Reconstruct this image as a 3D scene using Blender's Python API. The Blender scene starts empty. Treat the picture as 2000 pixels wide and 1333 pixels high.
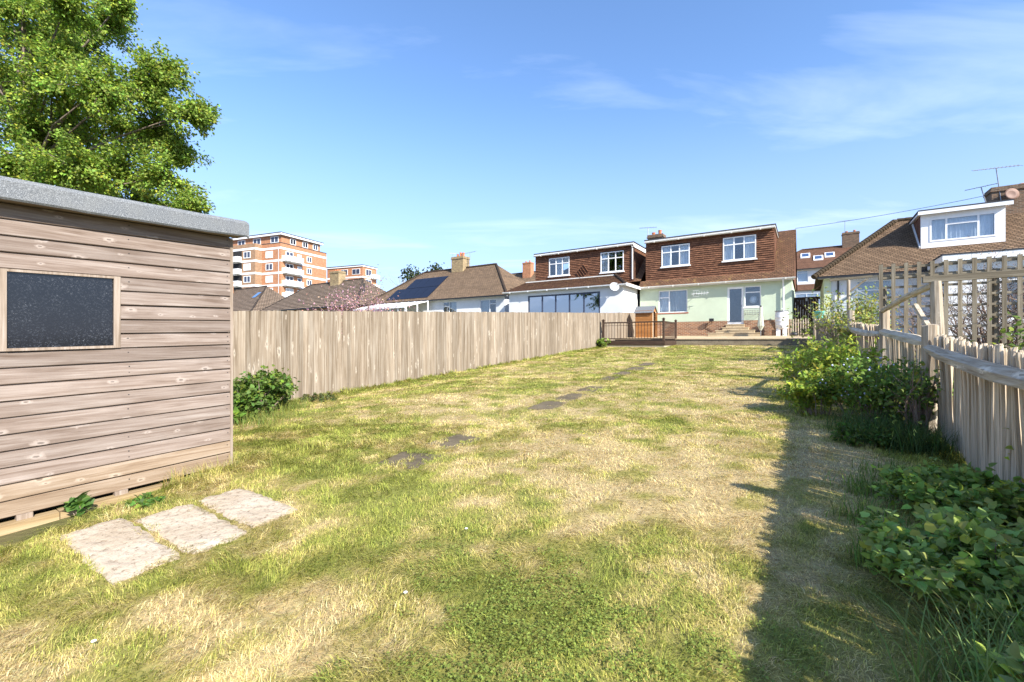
import bpy, math, random
import numpy as np
from mathutils import Matrix, Vector

S = bpy.context.scene
COL = S.collection
random.seed(7)
RNG = np.random.default_rng(11)
R = math.radians

# ------------------------------------------------------------------ camera, sky, sun, exposure
CAMZ = 1.477
SLOPE = 0.0575
YAW = math.atan2(575, 860)
cam = bpy.data.cameras.new('camera')
cam_o = bpy.data.objects.new('camera', cam)
COL.objects.link(cam_o)
cam.sensor_width = 36.0
cam.lens = 36.0 * 860 / 2000
cam.clip_start = 0.05
cam.clip_end = 2000
cam_o.location = (0, 0, CAMZ)
cam_o.rotation_euler = (math.pi / 2, 0, YAW)
S.camera = cam_o

SUN = Vector((1.33, -0.52, 1.0)).normalized()      # towards the sun
SUN_EL = math.asin(SUN.z)
SUN_AZ = math.atan2(SUN.x, SUN.y)                 # clockwise from +Y
W = bpy.data.worlds.new('World')
S.world = W
W.use_nodes = True
wn, wl = W.node_tree.nodes, W.node_tree.links
wn.clear()
w_out = wn.new('ShaderNodeOutputWorld')
w_bg = wn.new('ShaderNodeBackground')
w_sky = wn.new('ShaderNodeTexSky')
w_sky.sky_type = 'NISHITA'
w_sky.sun_disc = False
w_sky.sun_elevation = SUN_EL
w_sky.sun_rotation = SUN_AZ
w_sky.air_density = 1.0
w_sky.dust_density = 0.5
w_sky.ozone_density = 6.0
w_bg.inputs['Strength'].default_value = 0.15
# thin cirrus, on a flat layer high above (direction divided by its height)
w_tc = wn.new('ShaderNodeTexCoord')
w_sep = wn.new('ShaderNodeSeparateXYZ')
wl.new(w_tc.outputs['Generated'], w_sep.inputs[0])
w_h = wn.new('ShaderNodeMath'); w_h.operation = 'ADD'; w_h.inputs[1].default_value = 0.12
wl.new(w_sep.outputs['Z'], w_h.inputs[0])
w_div = wn.new('ShaderNodeVectorMath'); w_div.operation = 'DIVIDE'
w_cmb = wn.new('ShaderNodeCombineXYZ')
for i in range(3): wl.new(w_h.outputs[0], w_cmb.inputs[i])
wl.new(w_tc.outputs['Generated'], w_div.inputs[0]); wl.new(w_cmb.outputs[0], w_div.inputs[1])
w_map = wn.new('ShaderNodeMapping')
w_map.inputs['Scale'].default_value = (0.5, 1.7, 0.0)
w_map.inputs['Location'].default_value = (7.9, 2.6, 0)
w_rot = wn.new('ShaderNodeVectorRotate'); w_rot.rotation_type = 'Z_AXIS'; w_rot.inputs['Angle'].default_value = R(-36)
wl.new(w_div.outputs[0], w_rot.inputs['Vector']); wl.new(w_rot.outputs[0], w_map.inputs[0])
w_n = wn.new('ShaderNodeTexNoise')
w_n.inputs['Scale'].default_value = 1.1
w_n.inputs['Detail'].default_value = 7
w_n.inputs['Roughness'].default_value = 0.55
w_n.inputs['Distortion'].default_value = 0.5
wl.new(w_map.outputs[0], w_n.inputs['Vector'])
w_r = wn.new('ShaderNodeMapRange')
w_r.inputs[1].default_value = 0.54; w_r.inputs[2].default_value = 0.98
w_r.inputs[3].default_value = 0.0; w_r.inputs[4].default_value = 0.5
wl.new(w_n.outputs['Fac'], w_r.inputs[0])
w_mix = wn.new('ShaderNodeMix'); w_mix.data_type = 'RGBA'
wl.new(w_r.outputs[0], w_mix.inputs['Factor'])
wl.new(w_sky.outputs[0], w_mix.inputs[6])
w_mix.inputs[7].default_value = (5.6, 6.0, 6.9, 1)
w_hz = wn.new('ShaderNodeMapRange'); w_hz.interpolation_type = 'SMOOTHSTEP'
w_hz.inputs[1].default_value = 0.0; w_hz.inputs[2].default_value = 0.50
w_hz.inputs[3].default_value = 0.80; w_hz.inputs[4].default_value = 0.0
wl.new(w_sep.outputs['Z'], w_hz.inputs[0])
w_mix2 = wn.new('ShaderNodeMix'); w_mix2.data_type = 'RGBA'
wl.new(w_hz.outputs[0], w_mix2.inputs['Factor'])
wl.new(w_sky.outputs[0], w_mix2.inputs[6]); w_mix2.inputs[7].default_value = (1.95, 2.4, 3.6, 1)
wl.new(w_mix2.outputs[2], w_mix.inputs[6])
wl.new(w_mix.outputs[2], w_bg.inputs['Color'])
wl.new(w_bg.outputs[0], w_out.inputs['Surface'])

sun = bpy.data.lights.new('sun', 'SUN')
sun.energy = 4.8
sun.angle = R(0.5)
sun.color = (1.0, 0.95, 0.86)
sun_o = bpy.data.objects.new('sun', sun)
COL.objects.link(sun_o)
sun_o.location = (20, -20, 30)
sun_o.rotation_euler = SUN.to_track_quat('Z', 'Y').to_euler()

S.view_settings.view_transform = 'Standard'
S.view_settings.look = 'None'
S.view_settings.gamma = 1
S.view_settings.use_curve_mapping = False
S.view_settings.exposure = 1.12
S.cycles.max_bounces = 8
S.cycles.transparent_max_bounces = 12
S.cycles.use_denoising = True


def gz(y):
    return SLOPE * y if y < 90 else SLOPE * 90


# ------------------------------------------------------------------ materials
def srgb(r, g, b):
    return tuple((v / 255 / 12.92 if v / 255 <= .04045 else ((v / 255 + .055) / 1.055) ** 2.4) for v in (r, g, b)) + (1,)


class NT:
    def __init__(s, name):
        s.m = bpy.data.materials.new(name)
        s.m.use_nodes = True
        s.t = s.m.node_tree
        s.b = s.t.nodes['Principled BSDF']
        s.out = s.t.nodes['Material Output']

    def n(s, typ, props=None, **inp):
        nd = s.t.nodes.new('ShaderNode' + typ)
        for k, v in (props or {}).items(): setattr(nd, k, v)
        for k, v in inp.items():
            key = int(k[1:]) if k[0] == 'i' and k[1:].isdigit() else k
            s.set(nd.inputs[key], v)
        return nd

    def set(s, sock, v):
        if isinstance(v, bpy.types.NodeSocket): s.t.links.new(v, sock)
        else: sock.default_value = v

    def coord(s, scale=(1, 1, 1), which='Object', rand=True):
        tc = s.n('TexCoord')
        v = tc.outputs[which]
        if rand:
            oi = s.n('ObjectInfo')
            mu = s.n('Math', {'operation': 'MULTIPLY'}, i0=oi.outputs['Random'], i1=91.0)
            ad = s.n('VectorMath', {'operation': 'ADD'}, i0=v, i1=mu.outputs[0])
            v = ad.outputs[0]
        mp = s.n('Mapping', i0=v)
        mp.inputs['Scale'].default_value = scale
        return mp.outputs[0]

    def noise(s, v, scale=5, detail=4, rough=.5, dist=0):
        nd = s.n('TexNoise', Vector=v)
        nd.inputs['Scale'].default_value = scale
        nd.inputs['Detail'].default_value = detail
        nd.inputs['Roughness'].default_value = rough
        nd.inputs['Distortion'].default_value = dist
        return nd.outputs['Fac']

    def ramp(s, f, *stops):
        nd = s.n('ValToRGB', i0=f)
        el = nd.color_ramp.elements
        while len(el) < len(stops): el.new(.5)
        for e, (p, c) in zip(el, stops):
            e.position = p; e.color = c if len(c) == 4 else (*c, 1)
        return nd.outputs[0]

    def mix(s, f, a, b, mode='MIX'):
        nd = s.n('Mix', {'data_type': 'RGBA', 'blend_type': mode})
        s.set(nd.inputs[0], f); s.set(nd.inputs[6], a); s.set(nd.inputs[7], b)
        return nd.outputs[2]

    def rng(s, f, a, b, c=0., d=1.):
        nd = s.n('MapRange', i0=f, i1=a, i2=b, i3=c, i4=d)
        return nd.outputs[0]

    def mul(s, a, b, op='MULTIPLY'):
        return s.n('Math', {'operation': op}, i0=a, i1=b).outputs[0]

    def bump(s, h, strength=.4, dist=.01):
        nd = s.n('Bump', Height=h)
        nd.inputs['Strength'].default_value = strength
        nd.inputs['Distance'].default_value = dist
        s.t.links.new(nd.outputs[0], s.b.inputs['Normal'])

    def done(s, col=None, rough=.8, spec=.3, metal=0.):
        if col is not None: s.set(s.b.inputs['Base Color'], col)
        s.set(s.b.inputs['Roughness'], rough)
        s.set(s.b.inputs['Specular IOR Level'], spec)
        s.set(s.b.inputs['Metallic'], metal)
        return s.m


def wood(name, axis, dark, mid, light, knots=True, val=.35, knot_scale=(3.2, 11), bump=.35):
    """weathered wood, grain along local axis 0/1/2"""
    t = NT(name)
    g = [26.0, 26.0, 26.0]; g[axis] = 1.3
    v = t.coord(tuple(g))
    f1 = t.noise(v, 1.0, 6, .62, .6)
    g2 = [90.0, 90.0, 90.0]; g2[axis] = 3.0
    f2 = t.noise(t.coord(tuple(g2)), 1.0, 3, .6, .3)
    f = t.mul(f1, t.rng(f2, .2, .8, .75, 1.2))
    col = t.ramp(f, (.28, dark), (.48, mid), (.72, light))
    oi = t.n('ObjectInfo')
    vv = t.rng(oi.outputs['Random'], 0, 1, 1 - val, 1 + val * .45)
    col = t.mix(1.0, col, t.n('CombineColor', i0=vv, i1=vv, i2=vv).outputs[0], 'MULTIPLY')
    # broad water stains
    st = t.noise(t.coord((.8, .8, .8)), 2.2, 4, .6)
    col = t.mix(t.rng(st, .5, .75, 0, .35), col, tuple(x * .72 for x in dark[:3]) + (1,))
    if knots:
        ks = [knot_scale[1]] * 3; ks[axis] = knot_scale[0]
        sx = t.n('SeparateXYZ', i0=t.coord(tuple(ks)))
        o2 = {0: 2, 1: 2, 2: 1}[axis]
        vo = t.n('TexVoronoi', {'voronoi_dimensions': '2D'}, Vector=t.n('CombineXYZ', i0=sx.outputs[axis], i1=sx.outputs[o2]).outputs[0])
        vo.inputs['Scale'].default_value = 1.0
        wb_ = t.noise(t.coord((7, 7, 7)), 3.0, 3, .6)
        d = t.mul(t.mul(vo.outputs['Distance'], t.rng(wb_, .3, .7, .6, 1.5)), t.rng(t.n('SeparateColor', i0=vo.outputs['Color']).outputs[1], 0, 1, .75, 2.2))
        pick = t.rng(t.n('SeparateColor', i0=vo.outputs['Color']).outputs[0], .66, .69, 0, 1)
        halo = t.mul(t.rng(d, .09, .26, 1, 0), pick)
        core = t.mul(t.rng(d, .055, .085, 1, 0), pick)
        col = t.mix(t.mul(halo, .7), col, tuple(min(1, x * 1.25) for x in light[:3]) + (1,))
        col = t.mix(t.mul(core, .6), col, tuple(x * .35 for x in dark[:3]) + (1,))
    t.bump(f, bump, .004)
    return t.done(col, .82, .2)


M = {}
M['shed'] = wood('weathered_cladding', 1, (.135, .095, .072), (.225, .175, .145), (.315, .265, .232), knot_scale=(4.2, 9), val=.22)
M['shed_low'] = wood('weathered_low_board', 1, (.16, .105, .065), (.26, .19, .13), (.345, .275, .21), knot_scale=(4.2, 9), val=.12)
M['shed_new'] = wood('new_pine', 1, (.24, .16, .08), (.34, .245, .13), (.43, .335, .20), False, .15)
M['shed_post'] = wood('weathered_trim', 2, (.17, .125, .09), (.28, .22, .17), (.37, .31, .26), False, .15)
M['board'] = wood('fence_board', 2, (.115, .082, .052), (.24, .19, .138), (.365, .32, .26), True, .26, (3.2, 8))
M['paling'] = wood('chestnut_paling', 2, (.38, .29, .19), (.58, .47, .34), (.70, .61, .48), False, .25)
M['rail'] = wood('weathered_rail', 1, (.26, .20, .14), (.48, .41, .31), (.64, .57, .46), True, .2, (1.6, 10), .7)
M['post'] = wood('weathered_post', 2, (.24, .18, .12), (.42, .34, .25), (.56, .49, .39), True, .2, (1.6, 10), .7)
M['lattice'] = wood('lattice_batten', 2, (.13, .105, .07), (.24, .20, .14), (.34, .30, .23), False, .25)
M['lattice_x'] = wood('lattice_rail', 0, (.13, .105, .07), (.24, .20, .14), (.34, .30, .23), False, .25)
M['deck'] = wood('dark_stained_timber', 0, (.035, .02, .014), (.065, .04, .028), (.11, .075, .055), False, .25)
M['orange'] = wood('orange_stained_timber', 0, (.26, .10, .03), (.38, .165, .05), (.46, .23, .09), True, .2, (3, 10))
M['gate_dark'] = wood('dark_gate_boards', 2, (.05, .03, .02), (.09, .055, .038), (.14, .09, .065), False, .2)
M['bark'] = wood('bark', 2, (.09, .07, .05), (.17, .13, .10), (.26, .22, .18), False, .1, bump=.8)
M['twig'] = wood('twig_bark', 2, (.14, .09, .07), (.26, .19, .15), (.40, .33, .28), False, .1)


def plain(name, col, rough=.5, spec=.4, var=.08, scale=6., metal=0., bump=0.):
    t = NT(name)
    v = t.coord((1, 1, 1), rand=False)
    f = t.noise(v, scale, 5, .6)
    lo = tuple(max(0, c * (1 - var)) for c in col[:3]); hi = tuple(min(1, c * (1 + var)) for c in col[:3])
    c = t.ramp(f, (.3, lo), (.7, hi))
    if bump: t.bump(t.noise(v, scale * 9, 3), bump, .01)
    return t.done(c, rough, spec, metal)


M['white'] = plain('white_upvc', (.80, .80, .79), .35, .4, .04)
M['white_wall'] = plain('white_render', (.70, .70, .70), .85, .2, .06, 1.5, bump=.2)
M['mint'] = plain('mint_render', (.50, .57, .43), .85, .2, .07, 1.2, bump=.2)
M['mint2'] = plain('pale_green_render', (.60, .66, .46), .85, .2, .08, 1.2, bump=.2)
M['gutter'] = plain('cream_gutter', (.68, .66, .60), .45, .4, .10, 3)
M['black'] = plain('black_plastic', (.02, .02, .022), .45, .4, .2)
M['roof_felt'] = plain('dark_flat_roof', (.05, .05, .055), .8, .2, .2)
M['metal'] = plain('dull_metal', (.30, .30, .31), .4, .5, .15, 8, .7)
M['dish'] = plain('grey_dish', (.48, .49, .50), .5, .4, .06)
M['dish_red'] = plain('rusty_dish', (.20, .12, .09), .6, .3, .12)
M['anth'] = plain('anthracite_frame', (.045, .055, .09), .35, .5, .1)
M['slab_edge'] = plain('concrete_edge', (.40, .34, .25), .9, .2, .25, 4, bump=.5)
M['sill'] = plain('red_tile_sill', (.36, .13, .08), .7, .3, .2, 8)
M['cloth'] = plain('curtain_cloth', (.72, .72, .70), .9, .1, .08, 10)
M['cloth_grey'] = plain('grey_curtain', (.46, .46, .43), .9, .1, .1, 10)
M['line_cloth'] = plain('folded_airer_lines', (.55, .56, .45), .8, .2, .25, 30)
M['terracotta'] = plain('terracotta', (.45, .17, .08), .8, .2, .15, 8)
M['turq'] = plain('turquoise_plastic', (.20, .62, .50), .4, .4, .06)
M['butt'] = plain('pale_plastic', (.68, .67, .66), .4, .4, .06, 3)
M['solar'] = plain('solar_glass', (.010, .011, .020), .35, .3, .2, 3)
M['alu'] = plain('aluminium_bar', (.55, .56, .56), .35, .5, .08, 5, .6)
M['daisy'] = plain('white_petal', (.8, .8, .8), .8, .2, .05)
M['yellow'] = plain('yellow_petal', (.80, .58, .02), .7, .2, .05)
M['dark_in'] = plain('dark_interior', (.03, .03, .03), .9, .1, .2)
M['paper'] = plain('white_paper', (.85, .85, .85), .9, .1, .02)
M['stem'] = plain('green_stem', (.14, .18, .06), .7, .2, .2, 10)


def mk_felt():
    t = NT('mineral_felt')
    v = t.coord(rand=False)
    a = t.noise(v, 150, 3, .75); b = t.noise(v, 5, 4, .6)
    c = t.ramp(a, (.32, (.055, .06, .068)), (.55, (.17, .18, .19)), (.72, (.42, .43, .44)))
    c = t.mix(t.rng(b, .45, .75, 0, .35), c, (.20, .20, .19, 1))
    t.bump(a, .6, .003)
    return t.done(c, .9, .2)


M['felt'] = mk_felt()


def glass(name, tint, refl, rough=.0):
    t = NT(name)
    tr = t.n('BsdfTransparent'); tr.inputs[0].default_value = tint
    gl = t.n('BsdfGlossy'); gl.inputs['Roughness'].default_value = rough
    gl.inputs['Color'].default_value = (.9, .95, 1, 1)
    v = t.coord(rand=True)
    nz = t.noise(v, 1.3, 2)
    bp = t.n('Bump', Height=nz); bp.inputs['Strength'].default_value = .06; bp.inputs['Distance'].default_value = .05
    t.t.links.new(bp.outputs[0], gl.inputs['Normal'])
    lw = t.n('LayerWeight'); lw.inputs[0].default_value = .5
    fac = t.mul(t.mul(t.mul(lw.outputs['Facing'], 3.0, 'POWER'), refl[1]), refl[0], 'ADD')
    mx = t.n('MixShader', i0=fac, i1=tr.outputs[0], i2=gl.outputs[0])
    t.t.links.new(mx.outputs[0], t.out.inputs['Surface'])
    return t.m


M['glass'] = glass('window_glass', (.86, .90, .94, 1), (.10, .9))
M['glass_dark'] = glass('tinted_glass', (.25, .30, .42, 1), (.42, 1.0))
M['glass_gh'] = glass('greenhouse_glass', (.85, .90, .88, 1), (.10, 1.0))


def mk_dirty():
    t = NT('dusty_shed_glass')
    v = t.coord(rand=False)
    a = t.noise(v, 70, 6, .7, .4); b = t.noise(v, 6, 4, .6); s = t.noise(v, 190, 2, .5)
    f = t.mul(t.rng(a, .52, .75), t.rng(b, .3, .7, .1, 1))
    c = t.mix(t.mul(f, .45), (.008, .009, .013, 1), (.20, .22, .26, 1))
    c = t.mix(t.mul(t.rng(s, .68, .76, 0, .7), t.rng(b, .42, .66, .05, 1)), c, (.45, .47, .48, 1))
    return t.done(c, t.rng(f, 0, .6, .08, .5), .6)


M['dirty'] = mk_dirty()


def tiles(name, c1, c2, mortar, bw, bh, lichen=None, squash=1., size=.012):
    """clay or concrete tiles: UV in metres"""
    t = NT(name)
    uv = t.n('UVMap')
    br = t.n('TexBrick', {'offset': .5}, Vector=uv.outputs[0], Color1=c1, Color2=c2, Mortar=mortar)
    br.inputs['Scale'].default_value = 1.0
    br.inputs['Brick Width'].default_value = bw
    br.inputs['Row Height'].default_value = bh
    br.inputs['Mortar Size'].default_value = size
    br.inputs['Mortar Smooth'].default_value = .2
    br.inputs['Bias'].default_value = 0
    v = t.coord(rand=False)
    a = t.noise(v, 2.0, 5, .65); b = t.noise(v, 22, 4, .65)
    k = t.mul(t.rng(a, .3, .7, .78, 1.15), t.rng(b, .3, .7, .8, 1.18))
    col = t.mix(1.0, br.outputs['Color'], t.n('CombineColor', i0=k, i1=k, i2=k).outputs[0], 'MULTIPLY')
    if lichen: col = t.mix(t.rng(t.noise(v, 3.2, 6, .7), .56, .72, 0, .65), col, lichen)
    t.bump(t.mul(br.outputs['Fac'], -1.0), .5, .02)
    return t.done(col, .85, .2)


M['tile_hang'] = tiles('hanging_tiles', (.215, .100, .056, 1), (.135, .062, .036, 1), (.035, .02, .013, 1), .165, .115, size=.005)
M['tile_roof'] = tiles('brown_roof_tiles', (.27, .185, .115, 1), (.20, .137, .088, 1), (.05, .035, .025, 1), .19, .12)
M['tile_old'] = tiles('old_plain_tiles', (.28, .185, .115, 1), (.20, .130, .082, 1), (.05, .035, .02, 1), .18, .125)
M['tile_red'] = tiles('mossy_plain_tiles', (.22, .115, .065, 1), (.155, .085, .05, 1), (.05, .03, .02, 1), .17, .11, (.40, .27, .09, 1))
M['tile_con'] = tiles('concrete_pantiles', (.24, .175, .125, 1), (.195, .142, .10, 1), (.045, .035, .03, 1), .30, .30, (.26, .22, .16, 1), size=.03)
M['tile_far'] = tiles('red_brown_tiles', (.22, .115, .07, 1), (.18, .095, .06, 1), (.08, .045, .03, 1), .18, .12)
M['brick'] = tiles('brown_brick', (.36, .17, .085, 1), (.20, .09, .05, 1), (.40, .33, .24, 1), .225, .075)
M['brick_y'] = tiles('yellow_stock_brick', (.42, .31, .15, 1), (.24, .16, .08, 1), (.30, .25, .18, 1), .225, .075)
M['brick_d'] = tiles('dark_weathered_brick', (.20, .12, .075, 1), (.10, .065, .045, 1), (.22, .18, .13, 1), .225, .075)
M['brick_o'] = tiles('orange_brick', (.46, .20, .095, 1), (.38, .16, .08, 1), (.44, .27, .17, 1), .225, .075)
M['brick_b'] = tiles('brown_flat_brick', (.34, .20, .11, 1), (.28, .16, .09, 1), (.36, .25, .17, 1), .225, .075)


def mk_paving(name, c1, c2, c3, sc=1.0):
    t = NT(name)
    v = t.coord(rand=True)
    a = t.noise(v, 2.5 * sc, 6, .65); b = t.noise(v, 28 * sc, 5, .7, .3); d = t.noise(v, 120 * sc, 3, .6)
    col = t.ramp(a, (.3, c1), (.65, c2))
    col = t.mix(t.rng(b, .52, .68, 0, .8), col, c3)
    col = t.mix(t.rng(d, .35, .65, .25, 0), col, tuple(x * .6 for x in c1[:3]) + (1,))
    t.bump(t.mul(t.mul(b, -1.0), t.rng(d, 0, 1, .8, 1.2)), .7, .012)
    return t.done(col, 1.0, .05)


M['slab'] = mk_paving('worn_paving_slab', (.39, .31, .22, 1), (.55, .465, .36, 1), (.15, .10, .06, 1))
M['step_stone'] = mk_paving('sunken_stone', (.10, .08, .056, 1), (.18, .145, .10, 1), (.15, .13, .055, 1))
M['patio'] = mk_paving('sandy_paving', (.44, .34, .21, 1), (.56, .45, .30, 1), (.30, .22, .13, 1), .6)
M['patio_side'] = mk_paving('weathered_riser', (.20, .16, .11, 1), (.30, .25, .17, 1), (.07, .06, .04, 1), .6)


def mk_attr(name, trans=.35, rough=.6, noise=None):
    t = NT(name)
    at = t.n('VertexColor'); at.layer_name = 'Col'
    col = at.outputs[0]
    if noise:
        f = t.noise(t.coord(rand=False), noise, 4, .6)
        k = t.rng(f, .3, .7, .72, 1.22)
        col = t.mix(1.0, col, t.n('CombineColor', i0=k, i1=k, i2=k).outputs[0], 'MULTIPLY')
    t.set(t.b.inputs['Base Color'], col)
    t.b.inputs['Roughness'].default_value = rough
    t.b.inputs['Specular IOR Level'].default_value = .25
    if trans > 0:
        tl = t.n('BsdfTranslucent', Color=col)
        mx = t.n('MixShader', i0=trans, i1=t.b.outputs[0], i2=tl.outputs[0])
        t.t.links.new(mx.outputs[0], t.out.inputs['Surface'])
    return t.m


M['leaf'] = mk_attr('leaf', .45, .6)
M['blade'] = mk_attr('grass_blade', .34, .65)
M['turf'] = mk_attr('turf', 0, .95, 24)


def mk_ground():
    t = NT('ground')
    v = t.coord(rand=False)
    a = t.noise(v, .5, 5, .6); b = t.noise(v, 14, 5, .7)
    c = t.ramp(a, (.35, (.07, .09, .025)), (.65, (.16, .13, .06)))
    c = t.mix(t.rng(b, .4, .7, 0, .5), c, (.10, .075, .045, 1))
    t.bump(b, .6, .05)
    return t.done(c, .95, .1)


M['ground'] = mk_ground()


# ------------------------------------------------------------------ mesh helpers
class MB:
    def __init__(s): s.v = []; s.f = []; s.uv = None

    def quad(s, a, b, c, d):
        n = len(s.v); s.v += [tuple(a), tuple(b), tuple(c), tuple(d)]; s.f.append((n, n + 1, n + 2, n + 3)); return s

    def poly(s, pts):
        n = len(s.v); s.v += [tuple(p) for p in pts]; s.f.append(tuple(range(n, n + len(pts)))); return s

    def box(s, x0, x1, y0, y1, z0, z1):
        n = len(s.v)
        s.v += [(x0, y0, z0), (x1, y0, z0), (x1, y1, z0), (x0, y1, z0), (x0, y0, z1), (x1, y0, z1), (x1, y1, z1), (x0, y1, z1)]
        s.f += [tuple(n + i for i in q) for q in ((0, 3, 2, 1), (4, 5, 6, 7), (0, 1, 5, 4), (1, 2, 6, 5), (2, 3, 7, 6), (3, 0, 4, 7))]
        return s

    def beam(s, p, q, w, h, up=(0, 0, 1)):
        p, q = Vector(p), Vector(q)
        d = (q - p).normalized(); u = Vector(up)
        sd = d.cross(u)
        if sd.length < 1e-4: sd = d.cross(Vector((1, 0, 0)))
        sd.normalize(); u = sd.cross(d).normalized()
        n = len(s.v)
        for c in (p, q):
            for a, b in ((-1, -1), (1, -1), (1, 1), (-1, 1)): s.v.append(tuple(c + sd * a * w / 2 + u * b * h / 2))
        s.f += [tuple(n + i for i in t) for t in ((0, 1, 2, 3), (7, 6, 5, 4), (0, 4, 5, 1), (1, 5, 6, 2), (2, 6, 7, 3), (3, 7, 4, 0))]
        return s

    def tube(s, pts, rad, n=6, cap=True):
        pts = [Vector(p) for p in pts]
        if not isinstance(rad, (list, tuple)): rad = [rad] * len(pts)
        base = len(s.v); ref = None
        for i, p in enumerate(pts):
            d = (pts[min(i + 1, len(pts) - 1)] - pts[max(i - 1, 0)])
            d = d.normalized() if d.length > 1e-9 else Vector((0, 0, 1))
            if ref is None: ref = d.orthogonal().normalized()
            a = (ref - d * ref.dot(d)); a = a.normalized() if a.length > 1e-6 else d.orthogonal().normalized()
            ref = a; b = d.cross(a)
            for k in range(n):
                t = 2 * math.pi * k / n
                s.v.append(tuple(p + (a * math.cos(t) + b * math.sin(t)) * rad[i]))
        for i in range(len(pts) - 1):
            for k in range(n):
                o = base + i * n
                s.f.append((o + k, o + (k + 1) % n, o + n + (k + 1) % n, o + n + k))
        if cap:
            s.f.append(tuple(base + n - 1 - k for k in range(n)))
            s.f.append(tuple(base + (len(pts) - 1) * n + k for k in range(n)))
        return s

    def lathe(s, c, prof, n=20):
        base = len(s.v)
        for r, z in prof:
            for k in range(n):
                t = 2 * math.pi * k / n; s.v.append((c[0] + r * math.cos(t), c[1] + r * math.sin(t), c[2] + z))
        for i in range(len(prof) - 1):
            for k in range(n):
                o = base + i * n
                s.f.append((o + k, o + (k + 1) % n, o + n + (k + 1) % n, o + n + k))
        s.f.append(tuple(base + n - 1 - k for k in range(n)))
        s.f.append(tuple(base + (len(prof) - 1) * n + k for k in range(n)))
        return s

    def mesh(s, name, mat, smooth=False, boxuv=False):
        me = bpy.data.meshes.new(name)
        v = np.array(s.v, dtype=float)
        c = (v.min(0) + v.max(0)) / 2; c[2] = v[:, 2].min()
        me.from_pydata((v - c).tolist(), [], s.f)
        me.materials.append(mat)
        if smooth: me.polygons.foreach_set('use_smooth', [True] * len(me.polygons))
        if boxuv or s.uv:
            ul = me.uv_layers.new(name='UVMap')
            if s.uv:
                for i, p in enumerate(me.polygons):
                    for li, u in zip(p.loop_indices, s.uv[i]): ul.data[li].uv = u
            else:
                for p in me.polygons:
                    nx, ny, nz = (abs(a) for a in p.normal)
                    for li in p.loop_indices:
                        w = v[me.loops[li].vertex_index]
                        ul.data[li].uv = (w[0], w[2]) if ny >= nx and ny >= nz else ((w[1], w[2]) if nx >= nz else (w[0], w[1]))
        me.update()
        return me, Vector(c)

    def build(s, name, mat, parent=None, smooth=False, boxuv=False, label=None):
        me, c = s.mesh(name, mat, smooth, boxuv)
        return place(name, me, c, parent, label)


def place(name, me, loc, parent=None, label=None, rot=None):
    o = bpy.data.objects.new(name, me)
    COL.objects.link(o)
    m = Matrix.Translation(Vector(loc))
    if rot is not None: m = m @ rot.to_4x4()
    if parent is not None:
        o.parent = parent
        pw = parent.get('_w')
        o.matrix_parent_inverse = WM[parent.name].inverted()
    o.matrix_basis = m
    WM[o.name] = m
    if label: o['label'] = label
    return o


WM = {}


def thing(name, label, cat, loc, group=None):
    o = bpy.data.objects.new(name, None)
    COL.objects.link(o)
    o.empty_display_size = .2
    o.location = loc
    WM[o.name] = Matrix.Translation(Vector(loc))
    return tag(o, label, cat, group)


def tag(o, label, cat, group=None):
    o['label'] = label; o['category'] = cat
    if group: o['group'] = group
    return o


def struct(o):
    o['kind'] = 'structure'; return o


# ---- numpy noise
def _hash(ix, iy, seed):
    h = np.sin(ix * 127.1 + iy * 311.7 + seed * 74.7) * 43758.5453
    return h - np.floor(h)


def vnoise(x, y, sc, seed):
    x = np.asarray(x) * sc; y = np.asarray(y) * sc
    ix, iy = np.floor(x), np.floor(y); fx, fy = x - ix, y - iy
    fx = fx * fx * (3 - 2 * fx); fy = fy * fy * (3 - 2 * fy)
    a = _hash(ix, iy, seed); b = _hash(ix + 1, iy, seed); c = _hash(ix, iy + 1, seed); d = _hash(ix + 1, iy + 1, seed)
    return (a * (1 - fx) + b * fx) * (1 - fy) + (c * (1 - fx) + d * fx) * fy


def fbm(x, y, sc, seed, oc=4):
    t = 0; a = .5; n = 0
    for i in range(oc):
        t = t + a * vnoise(x, y, sc * 2 ** i, seed + i * 13); n += a; a *= .55
    return t / n


def np_mesh(name, verts, faces_flat, starts, totals, mat, cols=None, smooth=False):
    me = bpy.data.meshes.new(name)
    me.vertices.add(len(verts)); me.vertices.foreach_set('co', verts.astype(np.float32).ravel())
    me.loops.add(len(faces_flat)); me.loops.foreach_set('vertex_index', faces_flat.astype(np.int32))
    me.polygons.add(len(starts)); me.polygons.foreach_set('loop_start', starts.astype(np.int32))
    try: me.polygons.foreach_set('loop_total', totals.astype(np.int32))
    except Exception: pass
    if smooth: me.polygons.foreach_set('use_smooth', np.ones(len(starts), dtype=bool))
    me.update(calc_edges=True)
    if cols is not None:
        at = me.color_attributes.new('Col', 'FLOAT_COLOR', 'POINT')
        c = np.ones((len(verts), 4), dtype=np.float32); c[:, :3] = cols
        at.data.foreach_set('color', c.ravel())
    me.materials.append(mat)
    return me


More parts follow.
